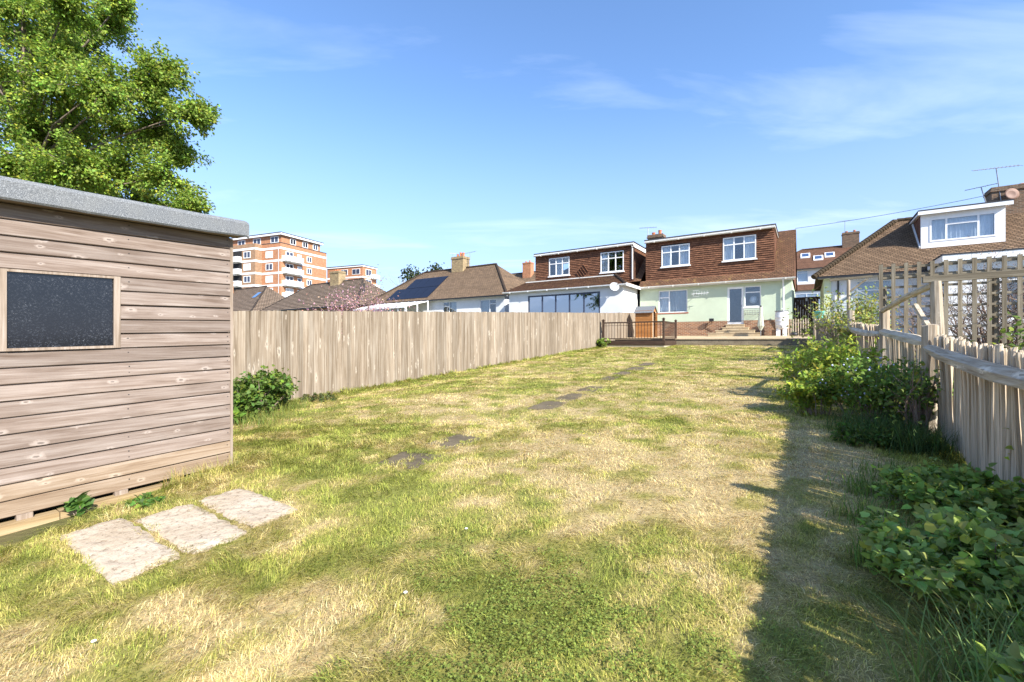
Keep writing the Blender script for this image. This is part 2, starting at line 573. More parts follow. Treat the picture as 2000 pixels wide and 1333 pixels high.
def leaf_cloud(P, D, N, L, Wd, cols, rich=False):
    """one small folded leaf per row: P base, D direction, N up normal, L length, Wd width"""
    n = len(P)
    D = D / np.linalg.norm(D, axis=1, keepdims=True)
    Sd = np.cross(D, N); Sd /= np.linalg.norm(Sd, axis=1, keepdims=True) + 1e-9
    Nn = np.cross(Sd, D)
    L = np.asarray(L)[:, None]; Wd = np.asarray(Wd)[:, None]
    if not rich:
        mid = P + D * L * .5
        v = np.stack([P, mid + Sd * Wd * .5 + Nn * Wd * .18, P + D * L - Nn * L * .12, mid - Sd * Wd * .5 + Nn * Wd * .18], 1)
        k = 4; f = np.array([[0, 1, 2], [0, 2, 3]])
    else:
        a = P + D * L * .28 + Nn * L * .05; b = P + D * L * .66
        v = np.stack([P, a + Sd * Wd * .5 + Nn * Wd * .14, a, a - Sd * Wd * .5 + Nn * Wd * .14,
                      b + Sd * Wd * .40 + Nn * Wd * .05, b, b - Sd * Wd * .40 + Nn * Wd * .05, P + D * L - Nn * L * .22], 1)
        k = 8; f = np.array([[0, 1, 2], [0, 2, 3], [1, 4, 5], [1, 5, 2], [2, 5, 6], [2, 6, 3], [4, 7, 5], [5, 7, 6]])
    V = v.reshape(-1, 3)
    F = (np.arange(n)[:, None, None] * k + f[None]).reshape(-1)
    nf = n * len(f)
    C = np.repeat(cols, k, axis=0)
    return V, F, np.arange(nf) * 3, np.full(nf, 3), C


def unit(n, rng=None):
    v = (rng or RNG).normal(size=(n, 3)); return v / np.linalg.norm(v, axis=1, keepdims=True)


def leaf_object(name, parent, P, out, L, W_, base, var, rich=False, droop=.2, up=.7, mat=None):
    n = len(P)
    D = out * .8 + unit(n) * .8; D[:, 2] -= droop
    N = unit(n) * .55; N[:, 2] += up
    col = np.array(base)[None] * (1 + var * RNG.normal(size=(n, 1))) * (1 + .10 * RNG.normal(size=(n, 3)))
    yl = RNG.random((n, 1)) < .18
    col = np.where(yl, col * np.array([1.45, 1.25, .8]), col)
    col = np.clip(col, .005, .9)
    l = L * RNG.uniform(.6, 1.25, n); w = W_ * RNG.uniform(.7, 1.2, n)
    V, F, st, tt, C = leaf_cloud(P, D, N, l, w, col, rich)
    c = (V.min(0) + V.max(0)) / 2; c[2] = V[:, 2].min()
    me = np_mesh(name, V - c, F, st, tt, mat or M['leaf'], C)
    return place(name, me, c, parent)

# ------------------------------------------------------------------ the setting: ground, lawn, patio
xs = np.array([-320., -60, -20, -8.62, 1.22, 20, 60, 220]); ys = np.array([-25., -3.2, 22.3, 60, 90, 240])
g = MB()
for i in range(len(xs) - 1):
    for j in range(len(ys) - 1):
        g.quad(*[(x, y, gz(y) - .06) for x, y in ((xs[i], ys[j]), (xs[i + 1], ys[j]), (xs[i + 1], ys[j + 1]), (xs[i], ys[j + 1]))])
struct(g.build('ground', M['ground']))

LX0, LX1, LY0, LY1 = -8.52, 1.6, -3.0, 22.25
SLABS = [(-4.50, -3.38, .83, 1.185), (-4.36, -3.34, 1.225, 1.585), (-4.39, -3.39, 1.63, 2.00)]
STONES = [(-3.60, 3.35, .56, .55, 8), (-3.62, 4.15, .50, .62, -6), (-3.68, 6.60, .46, .80, 4), (-3.68, 7.50, .46, .82, -4), (-3.70, 8.45, .46, .85, 3),
          (-3.94, 10.1, .46, .85, 5), (-3.97, 11.1, .46, .9, -3), (-4.00, 12.2, .46, .95, 3), (-4.03, 13.4, .46, 1.0, -3), (-1.48, 15.3, .60, .42, 10), (-1.62, 20.7, .55, .9, 4)]


def bump_z(x, y):
    x = np.asarray(x); y = np.asarray(y)
    dip = -.13 * np.exp(-((x + 5.15) / .42) ** 2) * np.clip((2.1 - y) / 1.6, 0, 1.2) * (x < -4.0)
    return SLOPE * y + dip + .022 * (fbm(x, y, .9, 3, 3) - .5) + .016 * (fbm(x, y, 4, 8, 2) - .5)


def dryness(x, y):
    d = (fbm(x, y, .8, 21, 4) - .5) * 1.1 + (fbm(x, y, 3.1, 5, 3) - .5) * 1.8 + (fbm(x, y, 9, 77, 2) - .5) * 1.0 + .47
    def blob(cx, cy, rx, ry, a):
        return a * np.exp(-((x - cx) / rx) ** 2 - ((y - cy) / ry) ** 2)
    d = d + blob(-.85, 1.9, .75, .9, -.55) + blob(-5.0, 3.4, 1.3, 1.2, -.42) + blob(-4.6, .9, 1.0, .8, -.15)
    d = d + blob(-5.3, 6.1, 1.4, 1.0, .42) + blob(-2.6, 4.4, 1.3, .9, .20) + blob(-.9, 4.2, .8, 1.6, .34) + blob(-1.9, .9, .7, .5, .34)
    d = d + blob(-2.5, 1.4, .9, .8, -.22) + blob(-2.2, 2.6, .8, .5, -.1) + blob(-4, 17, 6, 3, -.12) + blob(.2, 4.6, .5, 1.4, .3) + blob(-1.2, 13, 1.2, 4, .25)
    d = d + np.where(x > .55, -.8 * np.clip((x - .55) * 3, 0, 1), 0) + np.where(x < -8.1, -.4, 0)
    return np.clip(d, 0, 1)


GREEN = np.array([.38, .40, .07]); GREEN2 = np.array([.26, .31, .06]); STRAW = np.array([.76, .58, .30]); OLIVE = np.array([.52, .45, .13])


def turf_col(x, y):
    d = dryness(x, y)[:, None]
    g1 = fbm(x, y, 2.2, 50, 3)[:, None]
    gr = GREEN * (1 - g1) + GREEN2 * g1
    c = np.where(d < .5, gr + (OLIVE - gr) * (d / .5), OLIVE + (STRAW - OLIVE) * ((d - .5) / .5))
    return c


nx, ny = 150, 330
gx = np.linspace(LX0, LX1, nx); gy = LY0 + (LY1 - LY0) * np.linspace(0, 1, ny)
XX, YY = np.meshgrid(gx, gy)
xf, yf = XX.ravel(), YY.ravel()
V = np.stack([xf, yf, bump_z(xf, yf)], 1)
idx = np.arange(nx * ny).reshape(ny, nx)
F = np.stack([idx[:-1, :-1], idx[:-1, 1:], idx[1:, 1:], idx[1:, :-1]], -1).reshape(-1)
nf = len(F) // 4
tc = turf_col(xf, yf) * .45 + np.array([.10, .075, .035]) * .40
me = np_mesh('lawn', V, F, np.arange(nf) * 4, np.full(nf, 4), M['turf'], tc, True)
struct(place('lawn', me, (0, 0, 0)))


def in_rects(x, y, grow=0.):
    b = (x > -8.5) & (x < -5.05 + grow) & (y > -2.0) & (y < 2.36 + grow)
    e1 = np.clip(fbm(x, y, 9, 61, 2) - .35, 0, 1) * 1.5; e2 = np.clip(fbm(x, y, 7, 62, 2) - .35, 0, 1) * 1.5
    for x0, x1, y0, y1 in SLABS:
        b |= (x > x0 + .005 + .09 * e1) & (x < x1 - .005 - .09 * e1) & (y > y0 + .005 + .07 * e2) & (y < y1 - .005 - .07 * e2)
    for cx, cy, w, l, a in STONES:
        ca, sa = math.cos(R(a)), math.sin(R(a)); u = (x - cx) * ca + (y - cy) * sa; v = -(x - cx) * sa + (y - cy) * ca
        b |= (np.abs(u) < w / 2 * .9 - .08 * vnoise(x, y, 14, 9)) & (np.abs(v) < l / 2 * .95 - .14 * vnoise(x, y, 11, 6)) & (fbm(x, y, 7, 4, 3) < .56)
    b |= (x > -8.6) & (x < -5.3) & (y > 20.55)
    return b


def blades(n_try, dist_lo, dist_hi, seed):
    r = np.random.default_rng(seed)
    x = r.uniform(LX0 + .03, 1.25, n_try); y = r.uniform(-.6, LY1 - .05, n_try)
    zc = -x * math.sin(YAW) + y * math.cos(YAW); xc = x * math.cos(YAW) + y * math.sin(YAW)
    k = (zc > dist_lo) & (zc < dist_hi) & (np.abs(xc) < zc * 1.22 + .4)
    x, y, zc = x[k], y[k], zc[k]
    k = ~in_rects(x, y)
    return x[k], y[k], zc[k]


parts = []
for n_try, lo, hi, sd in ((2400000, .6, 3.2, 1), (1150000, 3.2, 6.5, 2), (420000, 6.5, 12, 3), (190000, 12, 24, 4)):
    parts.append(blades(n_try, lo, hi, sd))
gxx = np.concatenate([p[0] for p in parts]); gyy = np.concatenate([p[1] for p in parts]); gzc = np.concatenate([p[2] for p in parts])
n = len(gxx)
print('blades', n)
dry = np.clip(dryness(gxx, gyy) + RNG.normal(0, .26, n), 0, 1)
tuft = fbm(gxx, gyy, 5.5, 90, 3)
edge = .45 * np.clip((gxx - .4) / .6, 0, 1) + np.clip((-8.15 - gxx) / .3, 0, 1) + np.exp(-((gxx + 5.0) / .45) ** 2) * (gyy < 3.2) * .8
lush = np.exp(-((gxx + 5.0) / 1.3) ** 2 - ((gyy - 3.4) / 1.1) ** 2) + .55 * np.exp(-((gxx + 2.6) / 1.6) ** 2 - ((gyy - 1.5) / .9) ** 2)
hgt = (.018 + .042 * tuft ** 1.5 + .055 * lush * tuft + .13 * edge * np.clip(tuft - .25, 0, 1) * 1.8) * RNG.uniform(.55, 1.3, n) * (1 - .25 * dry)
wid = np.maximum(.0028, .00090 * gzc) * RNG.uniform(.7, 1.4, n)
ang = RNG.uniform(0, 2 * np.pi, n) * .6 + fbm(gxx, gyy, 2.5, 33, 2) * 9
lean = RNG.uniform(.35, 1.4, n) + .6 * dry + np.where(RNG.random(n) < .15, 1.3, 0)
dx, dy = np.cos(ang), np.sin(ang)
bz = bump_z(gxx, gyy) - .004
P0 = np.stack([gxx, gyy, bz], 1)
side = np.stack([-dy, dx, np.zeros(n)], 1) * wid[:, None] * .5
d1 = np.stack([dx * lean * .30, dy * lean * .30, np.full(n, .60)], 1) * hgt[:, None]
d2 = np.stack([dx * lean * 1.0, dy * lean * 1.0, 1.0 - .22 * lean], 1) * hgt[:, None]
V = np.stack([P0 - side, P0 + side, P0 + d1 - side * .8, P0 + d1 + side * .8, P0 + d2], 1).reshape(-1, 3)
b5 = np.arange(n)[:, None] * 5
F = np.concatenate([b5 + np.array([[0, 1, 3, 2]]), b5 + np.array([[2, 3, 4]])], 1).reshape(-1)
tot = np.tile(np.array([4, 3]), n); st = np.concatenate([[0], np.cumsum(tot)[:-1]])
dd = dry[:, None]; g1 = np.clip(fbm(gxx, gyy, 2.2, 50, 3) + RNG.normal(0, .2, n), 0, 1)[:, None]
gr = GREEN * (1 - g1) + GREEN2 * g1
bc = np.where(dd < .5, gr + (OLIVE - gr) * (dd / .5), OLIVE + (STRAW - OLIVE) * ((dd - .5) / .5)) * RNG.uniform(.40, 1.55, (n, 1))
C = np.repeat(np.clip(bc, 0, .9), 5, axis=0)
me = np_mesh('grass', V, F, st, tot, M['blade'], C)
go = place('grass', me, (0, 0, 0))
go['kind'] = 'stuff'; go['label'] = 'patchy straw and green grass of the long back lawn'; go['category'] = 'grass'

# patio with its front step
PZ0, PZ1 = 1.575, 1.76
mb = MB()
mb.v += [(-8.5, 22.7, PZ0), (.22, 22.7, PZ0), (.22, 27.05, PZ1), (-8.5, 27.05, PZ1), (-8.5, 22.7, .9), (.22, 22.7, .9), (.22, 27.05, .9), (-8.5, 27.05, .9)]
mb.f += [(0, 1, 2, 3), (4, 5, 1, 0), (5, 6, 2, 1), (6, 7, 3, 2), (7, 4, 0, 3)]
pat = struct(mb.build('patio', M['patio_side']))
pw, pl = .72, .6
k = 0
for i in range(12):
    for j in range(7):
        x0 = -8.5 + i * .7267; y0 = 22.66 + j * .627
        z = PZ0 + (y0 - 22.7) * (PZ1 - PZ0) / 4.35
        m_ = MB()
        q = [(x0 + .006, y0), (x0 + .7207, y0), (x0 + .7207, y0 + .619), (x0 + .006, y0 + .619)]
        sl = (PZ1 - PZ0) / 4.35; dz = random.uniform(.012, .020)
        m_.v += [(a, b, z + (b - y0) * sl + dz) for a, b in q] + [(a, b, z + (b - y0) * sl - .02) for a, b in q]
        m_.f += [(0, 1, 2, 3), (4, 5, 1, 0), (5, 6, 2, 1), (6, 7, 3, 2), (7, 4, 0, 3)]
        if y0 < 26.5: m_.build('paving_slab', M['patio'], pat)
mb = MB().box(-5.2, .2, 22.28, 22.69, 1.1, 1.37)
struct(mb.build('patio_step', M['patio_side']))

# ------------------------------------------------------------------ paving slabs beside the shed, stones in the lawn
slab_labels = ['worn pale paving slab nearest the camera of the three beside the shed', 'cracked pale paving slab, middle of the three beside the shed',
               'pale paving slab furthest from the camera of the three beside the shed']


def rough_slab(x0, x1, y0, y1, h, seed, nx_=16, ny_=8, ang=0., tilt=0.):
    r = random.Random(seed)
    m_ = MB(); cx, cy = (x0 + x1) / 2, (y0 + y1) / 2
    ca, sa = math.cos(ang), math.sin(ang)
    top = []
    for j in range(ny_ + 1):
        for i in range(nx_ + 1):
            u, v = i / nx_, j / ny_
            x = x0 + (x1 - x0) * u; y = y0 + (y1 - y0) * v
            ed = min(u, 1 - u) * (x1 - x0), min(v, 1 - v) * (y1 - y0)
            if i in (0, nx_): x += r.uniform(-.016, .016)
            if j in (0, ny_): y += r.uniform(-.014, .014)
            if i in (0, nx_) and j in (0, ny_):
                x += (cx - x) * r.uniform(.0, .035); y += (cy - y) * r.uniform(.0, .08)
            z = h + r.uniform(-.0035, .0035) - (.012 if min(ed) < .01 else 0) + tilt * (u - .5)
            X = cx + (x - cx) * ca - (y - cy) * sa; Y = cy + (x - cx) * sa + (y - cy) * ca
            m_.v.append((X, Y, SLOPE * Y + z))
    n0 = len(m_.v)
    w_ = nx_ + 1
    for j in range(ny_):
        for i in range(nx_): m_.f.append((j * w_ + i, j * w_ + i + 1, (j + 1) * w_ + i + 1, (j + 1) * w_ + i))
    ring = [i for i in range(w_)] + [j * w_ + nx_ for j in range(1, ny_ + 1)] + [ny_ * w_ + i for i in range(nx_ - 1, -1, -1)] + [j * w_ for j in range(ny_ - 1, 0, -1)]
    for i in ring: x, y, z = m_.v[i]; m_.v.append((x, y, SLOPE * y - .05))
    for k_ in range(len(ring)):
        a, b = ring[k_], ring[(k_ + 1) % len(ring)]
        m_.f.append((b, a, n0 + k_, n0 + (k_ + 1) % len(ring)))
    return m_


for i, s_ in enumerate(SLABS):
    o = rough_slab(*s_, .024 - .004 * i, i + 3, tilt=.012 * (i - 1)).build('paving_slab', M['slab'], smooth=False)
    tag(o, slab_labels[i], 'paving slab', 'three paving slabs beside the shed')
stone_labels = ['sunken grey stone in the lawn nearest the shed slabs', 'half buried grey stone, second of the path from the shed',
                'third sunken stone of the lawn path counted from the shed', 'fourth sunken stone of the lawn path counted from the shed', 'fifth sunken stone of the lawn path counted from the shed',
                'sixth sunken stone of the lawn path counted from the shed', 'seventh sunken stone of the lawn path counted from the shed', 'last but one stone of the lawn path, well up the lawn', 'last stone of the lawn path, furthest up the lawn',
                'dark grey slab sunk in the lawn well out from the patio, near the fence shadow', 'grey stone sunk in the grass just before the patio step']
for (cx, cy, w_, l_, a), lb in zip(STONES, stone_labels):
    o = rough_slab(cx - w_ / 2, cx + w_ / 2, cy - l_ / 2, cy + l_ / 2, .006, int(cy * 10), 8, 8, R(a)).build('stepping_stone', M['step_stone'])
    tag(o, lb, 'stepping stone', 'stepping stones sunk in the lawn')

# ------------------------------------------------------------------ shed
SX = -5.24; SY1 = 2.31; SY0 = -1.3; SB = .085; ST = 2.585; EXP = .131
SHED_K = .0288
shed = thing('garden_shed', 'weathered timber garden shed with grey felt roof and one dusty window', 'shed', (SX - 1.1, .5, gz(.5)))


def clad(y0, y1, z, label=None, mat='shed'):
    """one shiplap board on the +X face, with a scooped top and slight sag"""
    m_ = MB(); e = random.uniform(-.002, .002); tl = random.uniform(-.0025, .0025)
    prof = [(-.006, 0), (.004, 0), (.010 + e, .005), (.004 + e, EXP - .016), (-.010, EXP - .010), (-.016, EXP - .001), (-.024, EXP - .001), (-.024, 0)]
    nseg = max(2, int((y1 - y0) / .25))
    for i in range(nseg + 1):
        y = y0 + (y1 - y0) * i / nseg
        wob = .0015 * math.sin(y * 5 + z * 31)
        for px_, pz_ in prof: m_.v.append((SX + px_ + wob, y, z + pz_ + tl * (y - .5)))
    k_ = len(prof)
    for i in range(nseg):
        for j in range(k_):
            m_.f.append((i * k_ + j, (i + 1) * k_ + j, (i + 1) * k_ + (j + 1) % k_, i * k_ + (j + 1) % k_))
    m_.f.append(tuple(range(k_))); m_.f.append(tuple(nseg * k_ + k_ - 1 - j for j in range(k_)))
    return m_.build('cladding_board', M[mat], shed)


WY0, WY1, WZ0, WZ1 = .625, 1.36, 1.395, 2.045
nb = 19
n_before = set(bpy.data.objects.keys())
for i in range(nb):
    z = SB + i * EXP
    if z + EXP > WZ0 + .02 and z < WZ1 - .02:
        clad(SY0, WY0 - .003, z); clad(WY1 + .003, SY1 - .022, z)
    else: clad(SY0, SY1 - .022, z, mat='shed_low' if i < 2 else 'shed')
m_ = MB()
for y in (.62, 1.42, SY1 - .05, -.3):
    for i in range(nb):
        for q in (.03, .085):
            yy, zz = y + random.uniform(-.006, .006), SB + i * EXP + q
            if WZ0 < zz < WZ1 and WY0 - .02 < yy < WY1 + .02: continue
            m_.tube([(SX + .001, yy, zz), (SX + .0062, yy, zz)], .0055, 6)
m_.build('nail_heads', M['black'], shed)['kind'] = 'stuff'
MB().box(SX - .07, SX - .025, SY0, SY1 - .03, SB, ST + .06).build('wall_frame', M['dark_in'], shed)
MB().box(SX - 2.15, SX - .075, SY1 - .06, SY1 - .025, SB, ST + .06).build('end_wall', M['shed_post'], shed)
MB().box(SX - 2.2, SX - 2.15, SY0, SY1, SB, ST - .06).build('rear_wall', M['shed_post'], shed)
MB().box(SX - 2.15, SX - .075, SY0 - .03, SY0, SB, ST - .06).build('end_wall', M['shed_post'], shed)
MB().box(SX - .021, SX + .012, SY1 - .022, SY1 + .004, SB - .015, ST - .04).build('corner_trim', M['shed_post'], shed)
# roof: felt over a boarded deck, rounded over the eave
m_ = MB()
prof = [(.150, -.175), (.163, -.16), (.167, -.03), (.150, .0), (.11, .012), (-1.1, .10), (-2.35, .0), (-2.37, -.16), (-2.33, -.165), (-2.32, -.05), (-1.1, .045), (.11, -.03), (.132, -.05), (.135, -.17)]
ylist = [SY0 - .1, -.6, 0, .5, 1.0, 1.11, 1.115, 1.6, 2.0, SY1 + .07, SY1 + .10]
for i, y in enumerate(ylist):
    wob = .008 * math.sin(y * 3.1) + .004 * math.sin(y * 9)
    dz = -.016 if i == len(ylist) - 1 else 0
    for px_, pz_ in prof:
        s_ = 1.0 if i != 6 else 1.004
        m_.v.append((SX + px_ * s_ + (.004 if i >= 6 and px_ > .06 else 0), y, ST + .145 + pz_ + (wob if pz_ < -.1 else wob * .3) + dz))
k_ = len(prof)
for i in range(len(ylist) - 1):
    for j in range(k_): m_.f.append((i * k_ + j, (i + 1) * k_ + j, (i + 1) * k_ + (j + 1) % k_, i * k_ + (j + 1) % k_))
m_.f.append(tuple(range(k_))); m_.f.append(tuple((len(ylist) - 1) * k_ + k_ - 1 - j for j in range(k_)))
m_.build('felt_roof', M['felt'], shed)
MB().box(SX - .02, SX + .125, SY0, SY1 + .06, ST - .018, ST + .03).build('eave_batten', M['shed'], shed)
# window
m_ = MB()
t_ = .045
m_.box(SX - .03, SX + .016, WY0, WY0 + t_, WZ0, WZ1).box(SX - .03, SX + .016, WY1 - t_, WY1, WZ0, WZ1)
m_.box(SX - .03, SX + .013, WY0 + t_, WY1 - t_, WZ1 - .02, WZ1).box(SX - .03, SX + .024, WY0 + t_, WY1 - t_, WZ0, WZ0 + .022)
win = m_.build('window', M['shed_post'], shed)
MB().box(SX - .016, SX - .010, WY0 + t_, WY1 - t_, WZ0 + .022, WZ1 - .02).build('pane', M['dirty'], win)
# bearers and base
MB().box(SX - .03, SX + .09, SY0, .95, -.13, .045).build('bearer', M['shed_new'], shed)
MB().box(SX - .03, SX + .085, .956, 2.22, -.10, .05).build('bearer', M['shed_new'], shed)
for y in (-.2, .72, 1.32, 2.2):
    MB().box(SX - .06, SX + .03, y, y + .09, .035, SB + .002).build('floor_joist', M['shed_post'], shed)
MB().box(SX - 2.1, SX - .08, SY0, SY1 - .1, .05, SB - .005).build('floor', M['dark_in'], shed)

for o in list(shed.children) + list(win.children):      # the shed stands a little out of level, rising towards the house
    w_ = WM[o.name].translation
    for v_ in o.data.vertices: v_.co.z += SHED_K * (v_.co.y + w_.y - .63)
# ------------------------------------------------------------------ long board fence on the left
fence = thing('board_fence', 'long closeboard timber fence, weathered tan, running from shed to house', 'fence', (-8.56, 13, gz(13)))
variants = []
for i in range(6):
    m_ = MB(); w_ = .136; r_ = random.Random(i); hh = 1.0
    zt = [0, .25, .5, .75, 1.0]
    for z in zt:
        b_ = r_.uniform(-.002, .002)
        m_.v += [(.0 + b_, -w_ / 2, z), (.007 + b_, -w_ / 2, z), (.016 + b_, 0, z), (.030 + b_, w_ / 2, z), (.004 + b_, w_ / 2, z)]
    for a in range(4):
        for j in range(5): m_.f.append((a * 5 + j, a * 5 + (j + 1) % 5, (a + 1) * 5 + (j + 1) % 5, (a + 1) * 5 + j))
    m_.f.append((4, 3, 2, 1, 0)); m_.f.append((20, 21, 22, 23, 24))
    variants.append(m_.mesh('fence_board', M['board'])[0])
y = -.6; i = 0
while y < 26.35:
    pitch = random.uniform(.098, .128)
    h = 1.80 - .11 * max(0, min(1, (y - 5) / 16)) + random.uniform(-.006, .006)
    o = place('fence_board', random.choice(variants), (-8.55 + random.uniform(-.004, .004), y, gz(y) - .01), fence)
    o.matrix_basis = Matrix.Translation((-8.55 + random.uniform(-.009, .009), y, gz(y) + random.uniform(-.006, .006))) @ Matrix.Rotation(R(random.uniform(-.5, .5)), 4, 'X') @ Matrix.Rotation(R(random.uniform(-3, 3)), 4, 'Z') @ Matrix.Diagonal((1, pitch / .125, h, 1))
    WM[o.name] = o.matrix_basis.copy()
    y += pitch
for z in (.35, 1.0, 1.6):
    m_ = MB().beam((-8.60, -.6, gz(-.6) + z), (-8.60, 26.35, gz(26.35) + z - .05), .05, .08); m_.build('rail', M['rail'], fence)
for k in range(10): MB().box(-8.72, -8.63, -.3 + k * 2.9, -.2 + k * 2.9, gz(k * 2.9) - .1, gz(k * 2.9) + 1.62).build('post', M['post'], fence)

# ------------------------------------------------------------------ paling fence on the right
def rough_post(name, x, y, z0, z1, w, parent, mat='post', seed=0, lean=(0, 0)):
    r = random.Random(seed); m_ = MB(); n_ = 8
    zs = np.linspace(z0, z1, 6)
    for i, z in enumerate(zs):
        for k in range(n_):
            a = 2 * math.pi * (k + .5) / n_
            q = w / 2 / max(abs(math.cos(a)), abs(math.sin(a))) * r.uniform(.90, 1.03)
            f = (z - z0) / (z1 - z0)
            m_.v.append((x + q * math.cos(a) + lean[0] * f, y + q * math.sin(a) + lean[1] * f, z + (r.uniform(-.03, .01) if i == 5 else 0)))
    for i in range(5):
        for k in range(n_): m_.f.append((i * n_ + k, i * n_ + (k + 1) % n_, (i + 1) * n_ + (k + 1) % n_, (i + 1) * n_ + k))
    m_.f.append(tuple(n_ - 1 - k for k in range(n_))); m_.f.append(tuple(5 * n_ + k for k in range(n_)))
    return m_.build(name, M[mat], parent)


paling_meshes = []
for i in range(6):
    r_ = random.Random(40 + i); m_ = MB(); w_ = r_.uniform(.036, .05); n_ = 5
    cross = [(-.012, -w_ / 2), (.006, -w_ / 2), (.016, 0), (.006, w_ / 2), (-.012, w_ / 2)]
    for z in (0, .3, .6, .97, 1.0):
        b_, c_ = r_.uniform(-.006, .006), r_.uniform(-.004, .004); s_ = 1 if z < .98 else .72
        m_.v += [(px_ * s_ + b_, py_ * s_ + c_, z) for px_, py_ in cross]
    for a in range(4):
        for j in range(n_): m_.f.append((a * n_ + j, a * n_ + (j + 1) % n_, (a + 1) * n_ + (j + 1) % n_, (a + 1) * n_ + j))
    m_.f.append((4, 3, 2, 1, 0)); m_.f.append((20, 21, 22, 23, 24))
    paling_meshes.append(m_.mesh('paling', M['paling'])[0])

POSTS = [(1.22, .3, 1.3), (1.21, 3.55, 1.3), (1.20, 6.96, 1.27), (1.16, 10.34, 1.44), (.93, 13.7, 1.45), (.79, 16.6, 1.35), (.56, 19.6, 1.3), (.30, 22.55, 1.25)]
bay_labels = [None, 'pale paling fence bay at the right edge, nearest the camera', 'fence bay with wide pale boards behind the leafy bush',
              'paling fence bay with a notched rail beyond the trellis post', 'paling fence bay in front of the climbing plant',
              'weathered paling fence bay beside the greenhouse', 'furthest bay of the paling fence, by the patio']
for i in range(len(POSTS) - 1):
    (xa, ya, _), (xb, yb, hb) = POSTS[i], POSTS[i + 1]
    if i == 0: lb = 'paling fence bay running out of the picture beside the brambles'
    else: lb = bay_labels[i]
    bay = thing('paling_fence', lb, 'fence', ((xa + xb) / 2, (ya + yb) / 2, gz((ya + yb) / 2)), 'bays of the right boundary fence')
    rough_post('post', xb, yb, gz(yb) - .1, gz(yb) + hb, .15 if i < 4 else .12, bay, seed=i + 5, lean=(.015 * (i % 3 - 1), .01))
    L_ = yb - ya - .15
    wide = (i == 2)
    y = ya + .1
    while y < yb - .09:
        t = (y - ya) / (yb - ya); x = xa + (xb - xa) * t + .05
        h = 1.13 + .008 * math.sin(y * 3) + random.uniform(-.008, .008)
        o = place('paling', random.choice(paling_meshes), (x, y, gz(y)), bay)
        lean_ = R(random.gauss(0, .45))
        sy_ = 2.75 if wide else random.uniform(.75, 1.05)
        if wide: h -= .13
        o.matrix_basis = Matrix.Translation((x, y, gz(y) + random.uniform(.0, .03))) @ Matrix.Rotation(lean_, 4, 'X') @ Matrix.Rotation(R(random.gauss(0, 1.2)), 4, 'Y') @ Matrix.Diagonal((1, sy_, h, 1))
        WM[o.name] = o.matrix_basis.copy()
        y += .128 if wide else random.uniform(.031, .036) + (.016 if random.random() < .05 and 4.6 < y < 6.2 else 0)
    for zr, w_ in ((1.0 if not wide else 1.06, .11), (.32, .07)):
        m_ = MB(); r_ = random.Random(i * 7 + int(zr * 10)); ns = 10; pr = [(-.55, -.5), (.25, -.55), (.5, -.1), (.45, .45), (-.1, .55), (-.6, .1)]
        off = -.028 if zr > .5 else .125
        for k in range(ns + 1):
            t = k / ns; y = ya + .06 + (yb - ya - .12) * t; x = xa + (xb - xa) * t + off
            s_ = w_ * (1 - .35 * (abs(t - .5) * 2) ** 6)
            for a, b in pr: m_.v.append((x + a * s_ * r_.uniform(.85, 1.1), y, gz(y) + zr + b * s_ * r_.uniform(.85, 1.1) - .03 * math.sin(t * math.pi) * (i % 2)))
        for k in range(ns):
            for j in range(6): m_.f.append((k * 6 + j, k * 6 + (j + 1) % 6, (k + 1) * 6 + (j + 1) % 6, (k + 1) * 6 + j))
        m_.f.append(tuple(5 - j for j in range(6))); m_.f.append(tuple(ns * 6 + j for j in range(6)))
        m_.build('rail', M['rail'], bay)

# ------------------------------------------------------------------ trellis and timber arch beyond the fence
TY = 10.42
tre = thing('trellis_screen', 'tall square lattice trellis screen standing behind the paling fence', 'trellis', (2.6, TY, gz(TY)))
npost = 16
for i in range(npost):
    x = 1.13 + i * .172
    m_ = MB().box(x - .028, x + .028, TY - .022, TY, gz(TY) + .35, 2.87); m_.build('upright', M['lattice'], tre)
for j in range(13):
    z = 2.80 - j * .178
    MB().box(1.10, 1.13 + (npost - 1) * .172 + .05, TY + .002, TY + .024, z - .02, z + .02).build('cross_rail', M['lattice_x'], tre)
MB().box(1.10, 3.8, TY + .026, TY + .10, 2.60, 2.67).build('back_rail', M['lattice_x'], tre)
rough_post('post', 1.18, TY + .09, gz(TY), 2.45, .085, tre, 'lattice', 3)
rough_post('post', 2.6, TY + .10, gz(TY), 2.55, .085, tre, 'lattice', 4)
arch = thing('timber_arch', 'rustic timber arch of round posts and a long beam over the fence', 'garden arch', (1.6, 8.4, gz(8.4)))
m_ = MB().tube([(1.47, 8.0, gz(8)), (1.46, 8.0, 1.3), (1.43, 8.0, 2.27)], [.075, .07, .06], 9); m_.build('post', M['post'], arch)
m_ = MB().tube([(3.3, 8.02, gz(8)), (3.3, 8.02, 2.3)], .07, 9); m_.build('post', M['post'], arch)
m_ = MB().beam((1.30, 8.0, 2.30), (3.45, 8.0, 2.34), .07, .085); m_.build('beam', M['lattice_x'], arch)
m_ = MB().tube([(1.43, 8.0, 2.24), (1.30, 9.1, 2.17), (1.14, 10.28, 2.02)], [.05, .045, .04], 8); m_.build('side_rail', M['rail'], arch)
m_ = MB().beam((1.32, 8.6, 2.0), (1.40, 8.05, 1.6), .05, .05); m_.build('brace', M['rail'], arch)


